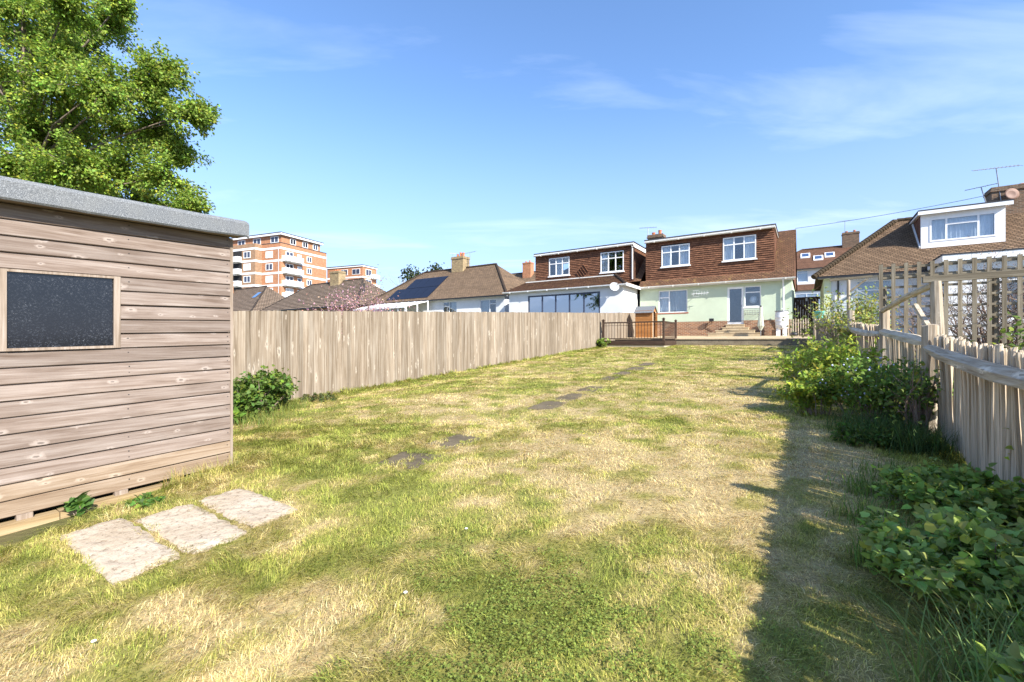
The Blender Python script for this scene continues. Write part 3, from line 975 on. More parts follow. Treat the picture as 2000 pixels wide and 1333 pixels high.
# ------------------------------------------------------------------ houses: helpers
def wall_holes(parent, name, mat, x0, x1, z0, z1, y, thick, holes, label=None):
    """wall in the XZ plane facing -Y with real openings"""
    X = sorted({x0, x1, *[h[0] for h in holes], *[h[1] for h in holes]}); Z = sorted({z0, z1, *[h[2] for h in holes], *[h[3] for h in holes]})
    inh = lambda a, b: any(h[0] < a < h[1] and h[2] < b < h[3] for h in holes)
    m_ = MB(); yb = y + thick
    for i in range(len(X) - 1):
        for j in range(len(Z) - 1):
            a, b, c, d = X[i], X[i + 1], Z[j], Z[j + 1]
            if inh((a + b) / 2, (c + d) / 2): continue
            m_.quad((a, y, c), (b, y, c), (b, y, d), (a, y, d)).quad((b, yb, c), (a, yb, c), (a, yb, d), (b, yb, d))
    for a, b, c, d in holes:
        m_.quad((a, y, c), (a, y, d), (a, yb, d), (a, yb, c)).quad((b, y, d), (b, y, c), (b, yb, c), (b, yb, d))
        m_.quad((a, y, d), (b, y, d), (b, yb, d), (a, yb, d)).quad((b, y, c), (a, y, c), (a, yb, c), (b, yb, c))
    m_.quad((x0, yb, z0), (x0, y, z0), (x0, y, z1), (x0, yb, z1)).quad((x1, y, z0), (x1, yb, z0), (x1, yb, z1), (x1, y, z1))
    m_.quad((x0, y, z1), (x1, y, z1), (x1, yb, z1), (x0, yb, z1))
    return m_.build(name, M[mat], parent, boxuv=True, label=label)


def window(parent, x0, x1, z0, z1, y, cols, name='window', frame='white', pane='glass', sill=None, curtain=None, t=.055, bars=None, dep=.07):
    """cols: list of (relative width, transom height fraction or None); set y at the outer face of the frame"""
    m_ = MB()
    m_.box(x0, x1, y, y + dep, z0, z0 + t).box(x0, x1, y, y + dep, z1 - t, z1).box(x0, x0 + t, y, y + dep, z0 + t, z1 - t).box(x1 - t, x1, y, y + dep, z0 + t, z1 - t)
    tot = sum(c[0] for c in cols); x = x0 + t; iw = x1 - x0 - 2 * t; cells = []
    for i, (w_, tr) in enumerate(cols):
        xe = x + iw * w_ / tot
        a, b = x + (t * .5 if i else 0), xe - (t * .5 if i < len(cols) - 1 else 0)
        if i < len(cols) - 1: m_.box(xe - t * .5, xe + t * .5, y + .003, y + dep - .003, z0 + t, z1 - t)
        if tr:
            zt = z0 + (z1 - z0) * tr
            m_.box(a, b, y + .005, y + dep - .005, zt - t * .5, zt + t * .5)
            cells += [(a, b, z0 + t, zt - t * .5), (a, b, zt + t * .5, z1 - t)]
        else: cells.append((a, b, z0 + t, z1 - t))
        x = xe
    wn_ = m_.build(name, M[frame], parent)
    for a, b, c, d in cells: MB().box(a, b, y + dep * .45, y + dep * .55, c, d).build('pane', M[pane], wn_)
    if sill: MB().box(x0 - .06, x1 + .06, y - .07, y + .02, z0 - .07, z0 - .004).build('sill', M[sill], wn_)
    if curtain:
        for a, b, mt in curtain:
            xa, xb = x0 + (x1 - x0) * a, x0 + (x1 - x0) * b; c_ = MB(); n_ = max(6, int((xb - xa) / .03))
            for k in range(n_ + 1):
                xx = xa + (xb - xa) * k / n_; yy = y + dep + .10 + .022 * math.sin(k * 1.9 + math.sin(k * .7))
                c_.v += [(xx, yy, z0 + .03), (xx, yy, z1 - .02)]
            for k in range(n_): c_.f.append((2 * k, 2 * k + 2, 2 * k + 3, 2 * k + 1))
            c_.build('curtain', M[mt], wn_, smooth=True)
    return wn_


def courses(parent, name, mat, e0, e1, r0, r1, ch=.12, lift=.022, label=None):
    """tile courses laid as real overlapping strips between eave e0-e1 and ridge r0-r1"""
    e0, e1, r0, r1 = map(Vector, (e0, e1, r0, r1))
    nrm = (e1 - e0).cross((r0 + r1) / 2 - e0).normalized()
    if nrm.z < 0 and abs(nrm.z) > .05: nrm = -nrm
    L_ = ((r0 + r1) / 2 - (e0 + e1) / 2).length; n_ = max(1, int(round(L_ / ch)))
    m_ = MB(); m_.uv = []
    ax = (e1 - e0).normalized()
    for i in range(n_):
        t0, t1 = i / n_, (i + 1) / n_
        a, b = e0.lerp(r0, t0), e1.lerp(r1, t0); c, d = e1.lerp(r1, t1), e0.lerp(r0, t1)
        la = nrm * lift
        k = len(m_.v)
        m_.v += [tuple(v) for v in (a + la, b + la, c + nrm * .003, d + nrm * .003, a - nrm * .002, b - nrm * .002)]
        m_.f += [(k, k + 1, k + 2, k + 3), (k + 4, k + 5, k + 1, k)]
        u = lambda p: (p - e0).dot(ax)
        m_.uv += [[(u(a), i * ch), (u(b), i * ch), (u(c), i * ch + ch), (u(d), i * ch + ch)], [(u(a), i * ch + .01), (u(b), i * ch + .01), (u(b), i * ch + .01), (u(a), i * ch + .01)]]
    return m_.build(name, M[mat], parent, label=label)


def ridge_tiles(parent, name, p, q, mat, r=.11, step=.32, raised=0.):
    p, q = Vector(p), Vector(q); L_ = (q - p).length; n_ = max(1, int(L_ / step)); d = (q - p) / n_
    m_ = MB()
    for i in range(n_):
        a = p + d * i; b = p + d * (i + 1.02)
        m_.tube([a + Vector((0, 0, raised)), b], [r * 1.08, r * .95], 8)
    return m_.build(name, M[mat], parent)


def chimney(parent, x, y, z0, z1, w, d, mat, pots, potmat='terracotta'):
    c = MB().box(x - w / 2, x + w / 2, y - d / 2, y + d / 2, z0, z1 - .22)
    c.box(x - w / 2 - .05, x + w / 2 + .05, y - d / 2 - .05, y + d / 2 + .05, z1 - .22, z1 - .13)
    c.box(x - w / 2 - .02, x + w / 2 + .02, y - d / 2 - .02, y + d / 2 + .02, z1 - .13, z1)
    ch = c.build('chimney', M[mat], parent, boxuv=True)
    for px_, h_ in pots:
        MB().lathe((x + px_, y, z1 - .01), [(.13, 0), (.14, .05), (.11, .08), (.105, h_ - .06), (.13, h_ - .03), (.12, h_)], 10).build('chimney_pot', M[potmat], ch)
    return ch


def aerial(name, label, base, top, az, n_el, length, parent=None):
    a = thing(name, label, 'aerial', base) if parent is None else None
    MB().tube([base, top], .022, 6).build('mast', M['metal'], a or parent)
    dx_, dy_ = math.cos(az), math.sin(az); t = Vector(top)
    dr = Vector((dx_, dy_, .0)); sd = Vector((-dy_, dx_, 0))
    MB().tube([t - dr * length * .5, t + dr * length * .5], .016, 5).build('boom', M['metal'], a or parent)
    m_ = MB()
    for i in range(n_el):
        c = t + dr * length * (i / (n_el - 1) - .5); h = .10 + .10 * i / n_el
        m_.tube([c - sd * h - Vector((0, 0, h * .5)), c + sd * h + Vector((0, 0, h * .5))], .008, 4)
    m_.build('elements', M['metal'], a or parent)
    return a


def gutter(parent, x0, x1, y, z, mat='gutter', name='gutter'):
    m_ = MB(); n_ = 7
    for x in (x0, x1):
        for k in range(n_): t = math.pi * k / (n_ - 1); m_.v.append((x, y - .06 * math.cos(t), z - .07 * math.sin(t)))
        m_.v += [(x, y + .06, z + .012), (x, y - .06, z + .012)]
    k_ = n_ + 2
    for j in range(k_): m_.f.append((j, (j + 1) % k_, k_ + (j + 1) % k_, k_ + j))
    m_.f += [tuple(range(k_)), tuple(k_ + k_ - 1 - j for j in range(k_))]
    for x in np.arange(x0 + .6, x1, 1.4): m_.box(x - .03, x + .03, y - .068, y + .066, z - .08, z + .016)
    return m_.build(name, M[mat], parent)


# ------------------------------------------------------------------ the mint green house with its tile-hung dormer
HX0, HX1, HY = -8.54, -.62, 27.0
hs = thing('mint_house', 'pale mint rendered house with brown tile-hung dormer, steps and glazed back door', 'house', (-4.6, 30, gz(27)))
wins = [(-7.42, -5.76, 3.16, 4.50), (-3.66, -2.84, 2.41, 4.46), (-2.82, -2.02, 3.33, 4.46)]
wall_holes(hs, 'wall', 'mint', HX0, HX1, 2.60, 4.70, HY, .28, [(a, b, max(c, 2.60), d) for a, b, c, d in wins])
wall_holes(hs, 'brick_plinth', 'brick', HX0, HX1 - .004, 1.4, 2.597, HY - .012, .28, [(-3.66, -2.84, 2.41, 2.598)])
MB().box(HX1 - .28, HX1, HY + .285, 34.2, 1.4, 4.7).build('side_wall', M['mint'], hs)
MB().box(HX0, HX1 - .285, 33.9, 34.2, 1.4, 4.7).build('rear_wall', M['mint'], hs)
MB().box(HX0 - .0, HX0 + .2, HY + .285, 33.9, 1.4, 4.7).build('party_wall', M['dark_in'], hs)
MB().box(HX0 + .2, HX1 - .29, HY + .3, 33.8, 2.2, 2.3).build('floor', M['shed_post'], hs)
MB().box(HX0 + .2, HX1 - .29, 30.0, 30.1, 2.31, 4.6).build('inner_wall', M['cloth_grey'], hs)
window(hs, -7.42, -5.76, 3.16, 4.50, HY + .05, [(1, .68), (1.75, None)], sill='sill', curtain=[(.02, .36, 'cloth'), (.36, .98, 'cloth_grey')])
window(hs, -2.82, -2.02, 3.33, 4.46, HY + .05, [(1, .70)], sill='white')
dw = window(hs, -3.66, -2.84, 2.41, 4.46, HY + .04, [(1, None)], name='door', t=.11)
MB().box(-2.95, -2.925, HY + .0, HY + .04, 3.32, 3.46).build('handle', M['metal'], dw)
MB().lathe((-2.42, HY + .55, 3.75), [(.02, -.22), (.15, -.16), (.21, 0), (.15, .16), (.02, .22)], 16).build('paper_lampshade', M['paper'], hs, smooth=True)
# steps to the door
for k_, (a, b, yf, zt) in enumerate([(-4.48, -1.98, 26.0, 1.92), (-4.13, -2.27, 26.27, 2.07), (-3.85, -2.58, 26.54, 2.23), (-3.70, -2.80, 26.80, 2.39)]):
    m_ = MB().box(a, b, yf, 26.985, 1.5, zt - .045).box(a - .02, b + .02, yf - .02, 26.983, zt - .043, zt)
    m_.build('step', M['patio'], hs)
# roof: eave strip, right slope, rear
EZ = 4.76
courses(hs, 'eave_tiles', 'tile_red', (HX0, 26.72, EZ), (HX1 + .12, 26.72, EZ), (HX0, 27.12, EZ + .40), (HX1 + .12, 27.12, EZ + .40), .11)
courses(hs, 'roof_slope', 'tile_red', (-1.42, 27.12, EZ + .40), (HX1 + .12, 27.12, EZ + .40), (-1.42, 30.7, 8.02), (HX1 + .12, 30.7, 8.02), .11)
m_ = MB(); m_.quad((HX0, 34.8, EZ), (HX1 + .12, 34.8, EZ), (HX1 + .12, 30.7, 8.0), (HX0, 30.7, 8.0)); m_.build('rear_roof', M['tile_red'], hs, boxuv=True)
m_ = MB(); m_.poly([(HX1 + .06, 26.7, 4.70), (HX1 + .06, 34.6, 4.70), (HX1 + .06, 30.7, 7.96)]); m_.build('gable', M['tile_hang'], hs, boxuv=True)
MB().box(HX0, HX1 + .10, 26.74, 26.97, 4.655, 4.69).box(HX0, HX1 + .10, 26.725, 26.74, 4.62, 4.76).build('soffit', M['gutter'], hs)
gutter(hs, HX0 + .05, HX1 + .16, 26.65, 4.74)
MB().tube([(-1.0, 26.66, 4.66), (-1.0, 26.86, 4.50), (-1.0, 26.91, 4.3), (-1.0, 26.91, 1.85)], .04, 8).build('downpipe', M['white'], hs)
# dormer
DY = 27.12
dh = [(-7.27, -5.66, 5.93, 7.18), (-3.89, -2.26, 5.95, 7.24)]
wall_holes(hs, 'dormer_wall', 'dark_in', -8.20, -1.42, 5.05, 7.50, DY + .03, .16, dh)


def hung_tiles(parent, x0, x1, z0, z1, y, holes, name='hanging_tiles'):
    m_ = MB(); m_.uv = []; n_ = int(round((z1 - z0) / .115)); ch = (z1 - z0) / n_
    for i in range(n_):
        a, b = z0 + i * ch, z0 + (i + 1) * ch; segs = [(x0, x1)]
        for h in holes:
            if b > h[2] + .02 and a < h[3] - .02:
                ns = []
                for s0, s1 in segs:
                    if h[0] > s0: ns.append((s0, min(s1, h[0])))
                    if h[1] < s1: ns.append((max(s0, h[1]), s1))
                    if h[1] < s0 or h[0] > s1: ns.append((s0, s1))
                segs = [s for s in {s for s in ns} if s[1] - s[0] > .01]
        for s0, s1 in segs:
            nn = max(1, int(round((s1 - s0) / .33)))
            for q in range(nn):
                u0, u1 = s0 + (s1 - s0) * q / nn, s0 + (s1 - s0) * (q + 1) / nn
                l0, l1 = [.042 + .008 * math.sin(u * 7 + i * 2.3) for u in (u0, u1)]
                k = len(m_.v)
                m_.v += [(u0, y - l0, a), (u1, y - l1, a), (u1, y - .004, b), (u0, y - .004, b), (u0, y, a), (u1, y, a)]
                m_.f += [(k, k + 1, k + 2, k + 3), (k + 4, k + 5, k + 1, k)]
                m_.uv += [[(u0, i * .115), (u1, i * .115), (u1, i * .115 + .115), (u0, i * .115 + .115)], [(u0, i * .115 + .008)] * 4]
    return m_.build(name, M['tile_hang'], parent)


hung_tiles(hs, -8.22, -1.40, 5.04, 7.48, DY + .03, dh)
for (a, b, c, d), cu in zip(dh, ([(.02, .34, 'cloth'), (.66, .98, 'cloth')], [(.02, .36, 'cloth'), (.66, .98, 'cloth')])):
    window(hs, a, b, c, d, DY - .02, [(1, .68), (1, .68), (1.05, .68)], sill='white', curtain=cu)
MB().box(-8.25, -1.36, 26.98, 30.9, 7.50, 7.56).box(-8.25, -1.36, 26.96, 26.98, 7.44, 7.60).build('dormer_roof_deck', M['gutter'], hs)
MB().box(-8.27, -1.33, 26.94, 30.9, 7.603, 7.66).build('dormer_felt', M['roof_felt'], hs)
gutter(hs, -8.24, -1.36, 26.90, 7.50, name='dormer_gutter')
courses(hs, 'dormer_cheek', 'tile_hang', (-1.425, DY + .04, 5.15), (-1.425, 30.6, 5.15), (-1.425, DY + .04, 7.49), (-1.425, 30.6, 7.49), .115, -.02)
MB().box(-8.22, -8.06, DY + .2, 30.6, 5.1, 7.49).build('dormer_cheek', M['tile_hang'], hs, boxuv=True)
ch = chimney(hs, -8.42, 30.2, 7.4, 8.62, 1.0, .75, 'brick_d', [(-.2, .22), (.22, .32)])
aerial('roof_aerial', 'small aerial on the mast beside the mint house chimney', (-8.92, 29.9, 7.7), (-8.92, 29.9, 9.15), R(20), 7, 1.1)
# things on and in front of the facade
a = thing('wall_aerial', 'white aerial fixed on the mint wall under the eaves', 'aerial', (-5.1, HY - .02, 4.1))
MB().tube([(-5.25, HY, 4.12), (-5.25, HY - .40, 4.12), (-5.25, HY - .40, 4.2)], .016, 6).build('bracket', M['black'], a)
MB().tube([(-5.45, HY - .42, 4.15), (-4.55, HY - .36, 4.18)], .014, 6).build('boom', M['white'], a)
m_ = MB()
for k in range(6): x = -5.35 + k * .14; m_.tube([(x, HY - .40, 4.05), (x + .03, HY - .40, 4.30)], .008, 4)
for z in (3.99, 4.34): m_.tube([(-5.38, HY - .405, z), (-5.05, HY - .405, z + .01)], .008, 4)
m_.build('elements', M['white'], a)
fl = thing('floodlight', 'small black floodlight on the brick plinth beside the steps', 'lamp', (-4.42, HY, 2.55))
MB().box(-4.55, -4.32, HY - .26, HY - .14, 2.58, 2.74).build('lamp_head', M['black'], fl)
MB().tube([(-4.43, HY - .01, 2.50), (-4.43, HY - .2, 2.55), (-4.43, HY - .2, 2.62)], .018, 6).build('arm', M['black'], fl)
MB().tube([(-4.5, HY - .02, 2.58), (-4.75, HY - .04, 2.40), (-4.8, HY - .04, 2.25), (-4.55, HY - .04, 2.12), (-4.4, HY - .03, 2.0)], .012, 5).build('cable', M['black'], fl)
rk = thing('wall_rack', 'wire drying rack fixed to the wall below the small window', 'rack', (-2.35, HY, 2.95))
m_ = MB()
for z, d_ in ((3.12, .42), (2.98, .38), (2.9, .30)): m_.tube([(-2.76, HY, z), (-2.76, HY - d_, z), (-2.02, HY - d_, z), (-2.02, HY, z)], .011, 5)
for k in range(7): x = -2.76 + k * .123; m_.tube([(x, HY - .01, 3.12), (x, HY - .42, 3.12), (x, HY - .30, 2.9), (x, HY - .01, 2.88)], .007, 4)
m_.build('wire_frame', M['metal'], rk)
wb = thing('water_butt', 'pale ribbed water butt on a white stand at the house corner', 'water butt', (-1.05, 26.35, 1.72))
MB().lathe((-1.05, 26.35, 2.10), [(.24, 0), (.27, .03), (.275, .17), (.29, .20), (.275, .23), (.295, .36), (.305, .39), (.29, .42), (.30, .55), (.31, .58), (.295, .61), (.29, .82), (.27, .88), (.10, .90)], 24).build('barrel', M['butt'], wb, smooth=True)
MB().lathe((-1.05, 26.35, 2.985), [(.31, 0), (.31, .035), (.1, .05)], 24).build('lid', M['metal'], wb)
MB().box(-1.28, -1.10, 26.15, 26.5, 1.735, 2.10).box(-1.0, -.82, 26.15, 26.5, 1.735, 2.10).build('stand', M['white'], wb)
MB().tube([(-1.05, 26.09, 2.18), (-1.05, 26.0, 2.18)], .025, 8).build('tap', M['black'], wb)
MB().tube([(-1.02, 26.9, 2.2), (-1.0, 26.75, 3.1), (-1.05, 26.55, 3.15)], .03, 8).build('filler_pipe', M['white'], wb)
ra = thing('rotary_airer', 'folded rotary washing line standing on the patio by the steps', 'washing line', (-1.93, 25.6, 1.70))
MB().tube([(-1.93, 25.6, 1.66), (-1.93, 25.6, 3.22)], .022, 8).build('pole', M['metal'], ra)
m_ = MB()
for k in range(12):
    t = 2 * math.pi * k / 12; c_, s_ = math.cos(t), math.sin(t)
    m_.tube([(-1.93 + .05 * c_, 25.6 + .05 * s_, 3.2), (-1.93 + .075 * c_, 25.6 + .075 * s_, 2.75), (-1.93 + .13 * c_, 25.6 + .13 * s_, 2.25), (-1.93 + .03 * c_, 25.6 + .03 * s_, 2.02)], [.014, .02, .03, .012], 5)
m_.build('folded_lines', M['line_cloth'], ra)
MB().lathe((-1.93, 25.6, 3.2), [(.03, 0), (.05, .02), (.05, .06), (.02, .08)], 10).build('cap', M['black'], ra)
bagv = MB(); bagv.lathe((-.52, 26.3, 1.72), [(.12, 0), (.2, .05), (.19, .13), (.1, .2), (.03, .22)], 12)
tag(bagv.build('black_sack', M['black'], smooth=True), 'small black sack lying beside the water butt', 'sack')
pg = thing('picket_gate', 'low pale picket gate between house corner and fence', 'gate', (-.35, 26.7, gz(26.7)))
for k in range(9):
    x = -.76 + k * .105
    m_ = MB().box(x - .024, x + .024, 26.70, 26.72, 1.66, 2.60 + .03 * (k % 2)); m_.v += []; m_.build('picket', M['paling'], pg)
for z in (1.85, 2.4): MB().box(-.80, .12, 26.722, 26.75, z - .035, z + .035).build('rail', M['lattice_x'], pg)
dg = thing('dark_gate', 'dark brown boarded gate closing the passage between the houses', 'gate', (-.1, 31, gz(31)))
for k in range(10): MB().box(-.66 + k * .125, -.54 + k * .125, 31, 31.025, 1.8, 4.05).build('board', M['gate_dark'], dg)
for z in (2.6, 3.9): MB().box(-.70, .66, 30.97, 30.998, z, z + .145).build('ledge', M['gate_dark'], dg)
MB().beam((-.6, 30.985, 3.9), (.5, 30.985, 2.74), .025, .11).build('brace', M['gate_dark'], dg)
MB().box(-.04, .05, 30.95, 30.968, 3.82, 3.98).build('sign_plate', M['white'], dg)

# small orange tool store on the patio
tsx0, tsx1, tsy0, tsy1, tz = -8.02, -7.05, 24.5, 25.2, 1.62
ts = thing('tool_store', 'narrow orange timber tool store with pitched felt roof, door ajar', 'garden store', (-7.5, 24.85, tz))
k = 0; z = tz + .02
while z < 3.12:
    MB().box(tsx0, tsx1, tsy0, tsy0 + .02, z, z + .105).build('cladding_board', M['orange'], ts)
    MB().box(tsx0, tsx1, tsy1 - .02, tsy1, z, z + .105).build('cladding_board', M['orange'], ts)
    z += .11
MB().box(tsx0 + .001, tsx0 + .02, tsy0 + .021, tsy1 - .021, tz + .02, 3.12).build('end_panel', M['orange'], ts)
m_ = MB(); yc = (tsy0 + tsy1) / 2
m_.box(tsx1 - .02, tsx1 - .001, tsy0 + .021, tsy0 + .12, tz + .02, 3.12).box(tsx1 - .02, tsx1 - .001, tsy1 - .12, tsy1 - .021, tz + .02, 3.12)
m_.build('door_jamb', M['paling'], ts)
m_ = MB(); m_.poly([(tsx1 - .01, tsy0, 3.12), (tsx1 - .01, tsy1, 3.12), (tsx1 - .01, yc, 3.42)]); m_.poly([(tsx0 + .01, tsy1, 3.12), (tsx0 + .01, tsy0, 3.12), (tsx0 + .01, yc, 3.42)]); m_.build('gable', M['orange'], ts)
MB().box(tsx1, tsx1 + .10, tsy1 - .15, tsy1 - .12, tz + .04, 3.05).build('door', M['orange'], ts)
MB().box(tsx0 + .03, tsx1 - .03, tsy0 + .03, tsy1 - .03, tz, tz + .04).build('floor', M['dark_in'], ts)
for s_ in (-1, 1):
    m_ = MB(); y0 = yc; y1 = yc + s_ * .46
    m_.quad((tsx0 - .06, y0, 3.44), (tsx1 + .06, y0, 3.44), (tsx1 + .06, y1, 3.06), (tsx0 - .06, y1, 3.06)); m_.quad((tsx0 - .06, y0, 3.415), (tsx0 - .06, y1, 3.035), (tsx1 + .06, y1, 3.035), (tsx1 + .06, y0, 3.415))
    m_.quad((tsx0 - .06, y1, 3.06), (tsx1 + .06, y1, 3.06), (tsx1 + .06, y1, 3.035), (tsx0 - .06, y1, 3.035)).quad((tsx1 + .06, y0, 3.44), (tsx1 + .06, y0, 3.415), (tsx1 + .06, y1, 3.035), (tsx1 + .06, y1, 3.06))
    m_.build('roof_slope', M['felt'], ts)

# ------------------------------------------------------------------ dark decked corner with balustrade
dx0, dx1, dy0, dy1, dz = -8.42, -5.40, 20.62, 22.98, 1.50
dk = thing('garden_deck', 'small raised deck with dark stained balustrade in the lawn corner', 'deck', (-6.9, 21.8, gz(21.8)))
k = 0
for i in range(16):
    y = dy0 + .02 + i * .148
    MB().box(dx0, dx1, y, y + .14, dz - .03, dz).build('deck_board', M['deck'], dk)
MB().box(dx0, dx1 + .012, dy0 - .03, dy0 + .0, dz - .21, dz - .005).build('fascia', M['deck'], dk)
MB().box(dx1, dx1 + .03, dy0 + .002, dy1, dz - .21, dz - .005).build('fascia', M['deck'], dk)
MB().box(dx0, dx1 - .02, dy0 + .002, dy0 + .04, gz(dy0) - .05, dz - .215).box(dx1 - .05, dx1 - .01, dy0 + .05, dy1, gz(dy0) - .05, dz - .215).build('skirt', M['slab_edge'], dk)
for x, y in ((dx0 + .05, dy0 + .05), (dx1 - .05, dy0 + .05), (dx1 - .05, dy1 - .05)):
    m_ = MB().box(x - .045, x + .045, y - .045, y + .045, dz, dz + .98).box(x - .065, x + .065, y - .065, y + .065, dz + .982, dz + 1.01).box(x - .035, x + .035, y - .035, y + .035, dz + 1.011, dz + 1.05)
    m_.build('newel_post', M['deck'], dk)
MB().box(dx0 + .097, dx1 - .097, dy0 + .015, dy0 + .085, dz + .84, dz + .90).build('hand_rail', M['deck'], dk)
MB().box(dx0 + .097, dx1 - .097, dy0 + .03, dy0 + .07, dz + .72, dz + .735).build('mid_rail', M['deck'], dk)
MB().box(dx0 + .097, dx1 - .097, dy0 + .02, dy0 + .08, dz + .06, dz + .11).build('bottom_rail', M['deck'], dk)
bal = MB().box(-.0095, .0095, -.0095, .0095, 0, .73).mesh('baluster', M['deck'])[0]
for i in range(19):
    place('baluster', bal, (dx0 + .20 + i * (dx1 - dx0 - .40) / 18, dy0 + .05, dz + .11), dk)
MB().box(dx1 - .085, dx1 - .015, dy0 + .097, dy1 - .097, dz + .84, dz + .90).build('hand_rail', M['deck'], dk)
MB().box(dx1 - .08, dx1 - .02, dy0 + .097, dy1 - .097, dz + .06, dz + .11).build('bottom_rail', M['deck'], dk)
for i in range(11):
    z = dz + .13 + i * .065; MB().box(dx1 - .065, dx1 - .05, dy0 + .097, dy1 - .097, z, z + .045).build('slat', M['deck'], dk)

# ------------------------------------------------------------------ the attached neighbour: white extension with folding doors, dormer above
nb_ = thing('white_neighbour_house', 'attached white house with dark folding doors and brown tile-hung dormer', 'house', (-12.6, 28, gz(26)))
bx0, bx1, bz0, bz1 = -15.07, -10.09, 2.2, 4.40
wall_holes(nb_, 'extension_wall', 'white_wall', -16.55, -8.70, 1.3, 4.68, 24.4, .28, [(bx0, bx1, bz0, bz1)])
MB().box(-8.98, -8.70, 24.685, 26.98, 1.3, 4.68).build('extension_side', M['white_wall'], nb_)
MB().box(-16.55, -16.27, 24.685, 34.0, 1.3, 4.68).build('side_wall', M['white_wall'], nb_)
MB().box(-16.25, -8.75, 30.2, 30.4, 1.3, 4.68).build('inner_wall', M['cloth_grey'], nb_)
bf = window(nb_, bx0, bx1, bz0, bz1, 24.43, [(1, None)] * 5, name='folding_doors', frame='anth', pane='glass_dark', t=.09)
courses(nb_, 'extension_roof', 'tile_red', (-16.85, 24.2, 4.72), (-8.45, 24.2, 4.72), (-16.95, 27.1, 5.68), (-10.15, 27.1, 5.68), .14)
courses(nb_, 'extension_hip', 'tile_red', (-8.45, 24.2, 4.72), (-8.45, 27.1, 4.72), (-10.15, 27.09, 5.68), (-10.15, 27.1, 5.68), .14)
ridge_tiles(nb_, 'hip_tiles', (-8.5, 24.22, 4.74), (-10.15, 27.1, 5.72), 'tile_red', .1)
MB().box(-16.9, -10.1, 27.06, 27.12, 5.66, 5.74).build('lead_flashing', M['gutter'], nb_)
gutter(nb_, -16.9, -8.4, 24.14, 4.70, 'white')
MB().box(-16.8, -8.5, 24.21, 24.395, 4.62, 4.66).build('soffit', M['white'], nb_)
MB().box(-8.44, -8.38, 24.15, 26.7, 4.60, 4.76).build('side_fascia', M['white'], nb_)
m_ = MB(); m_.quad((-16.8, 27.1, 5.2), (-8.54, 27.1, 5.2), (-8.54, 30.7, 8.0), (-13.0, 30.7, 8.0)).quad((-16.8, 34.4, 4.8), (-16.8, 27.1, 5.2), (-13, 30.7, 8.0), (-13, 30.71, 8.0)).quad((-8.54, 34.4, 4.8), (-16.8, 34.4, 4.8), (-13, 30.72, 8.0), (-8.54, 30.72, 8.0))
m_.build('main_roof', M['tile_red'], nb_, boxuv=True)
nh = [(-15.0, -13.42, 5.99, 7.24), (-11.17, -9.62, 5.92, 7.22)]
wall_holes(nb_, 'dormer_wall', 'dark_in', -16.1, -9.0, 5.2, 7.52, 27.15, .16, nh)
hung_tiles(nb_, -16.12, -8.98, 5.2, 7.5, 27.15, nh)
for (a, b, c, d), cu in zip(nh, ([(.3, .66, 'cloth_grey')], [(.02, .30, 'cloth')])): window(nb_, a, b, c, d, 27.10, [(1, .68), (1, .68), (1, .68)], sill='white', curtain=cu)
for x in (-9.14, -16.1): MB().box(x, x + .16, 27.32, 30.8, 5.2, 7.5).build('dormer_cheek', M['tile_hang'], nb_, boxuv=True)
MB().box(-16.15, -8.93, 27.0, 31, 7.53, 7.59).box(-16.15, -8.93, 26.98, 27.0, 7.46, 7.62).box(-8.95, -8.93, 27.0, 31, 7.35, 7.53).build('dormer_roof_deck', M['white'], nb_)
MB().box(-16.17, -8.91, 26.96, 31, 7.623, 7.68).build('dormer_felt', M['roof_felt'], nb_)
gutter(nb_, -16.14, -8.93, 26.92, 7.52, 'gutter', 'dormer_gutter')
MB().tube([(-9.05, 26.94, 7.45), (-9.05, 27.08, 7.3), (-9.05, 27.08, 5.35)], .04, 8).build('downpipe', M['white'], nb_)
for k in range(5): MB().beam((-12.9 + k * .13, 27.10, 5.85 + k * .12 + .25), (-12.55 + k * .13, 27.10, 5.85 + k * .12 - .25), .02, .09, (0, -1, 0)).build('diamond_tile', M['tile_hang'], nb_, boxuv=True)
sd = thing('satellite_dish', 'round grey satellite dish on the corner of the white extension', 'satellite dish', (-9.05, 24.35, 4.3))
m_ = MB(); nr = 5; dc = Vector((-9.05, 23.95, 4.52)); ax_ = Vector((.55, -.75, .38)).normalized(); u_ = ax_.orthogonal().normalized(); v_ = ax_.cross(u_)
for i in range(nr + 1):
    rr = .27 * i / nr
    for k in range(20): t = 2 * math.pi * k / 20; m_.v.append(tuple(dc + u_ * rr * math.cos(t) + v_ * rr * math.sin(t) + ax_ * (.09 * (i / nr) ** 2)))
for i in range(nr):
    for k in range(20): m_.f.append((i * 20 + k, i * 20 + (k + 1) % 20, (i + 1) * 20 + (k + 1) % 20, (i + 1) * 20 + k))
m_.build('reflector', M['dish'], sd, smooth=True)
MB().tube([tuple(dc - ax_ * .01), (-9.05, 24.2, 4.42), (-9.05, 24.39, 4.42)], .025, 8).build('bracket', M['metal'], sd)
MB().tube([tuple(dc - u_ * .3 + ax_ * .06), tuple(dc + ax_ * .34 - u_ * .08)], .014, 6).build('feed_arm', M['metal'], sd)
MB().tube([tuple(dc + ax_ * .30 - u_ * .09), tuple(dc + ax_ * .40 - u_ * .06)], .03, 8).build('receiver', M['dish'], sd)


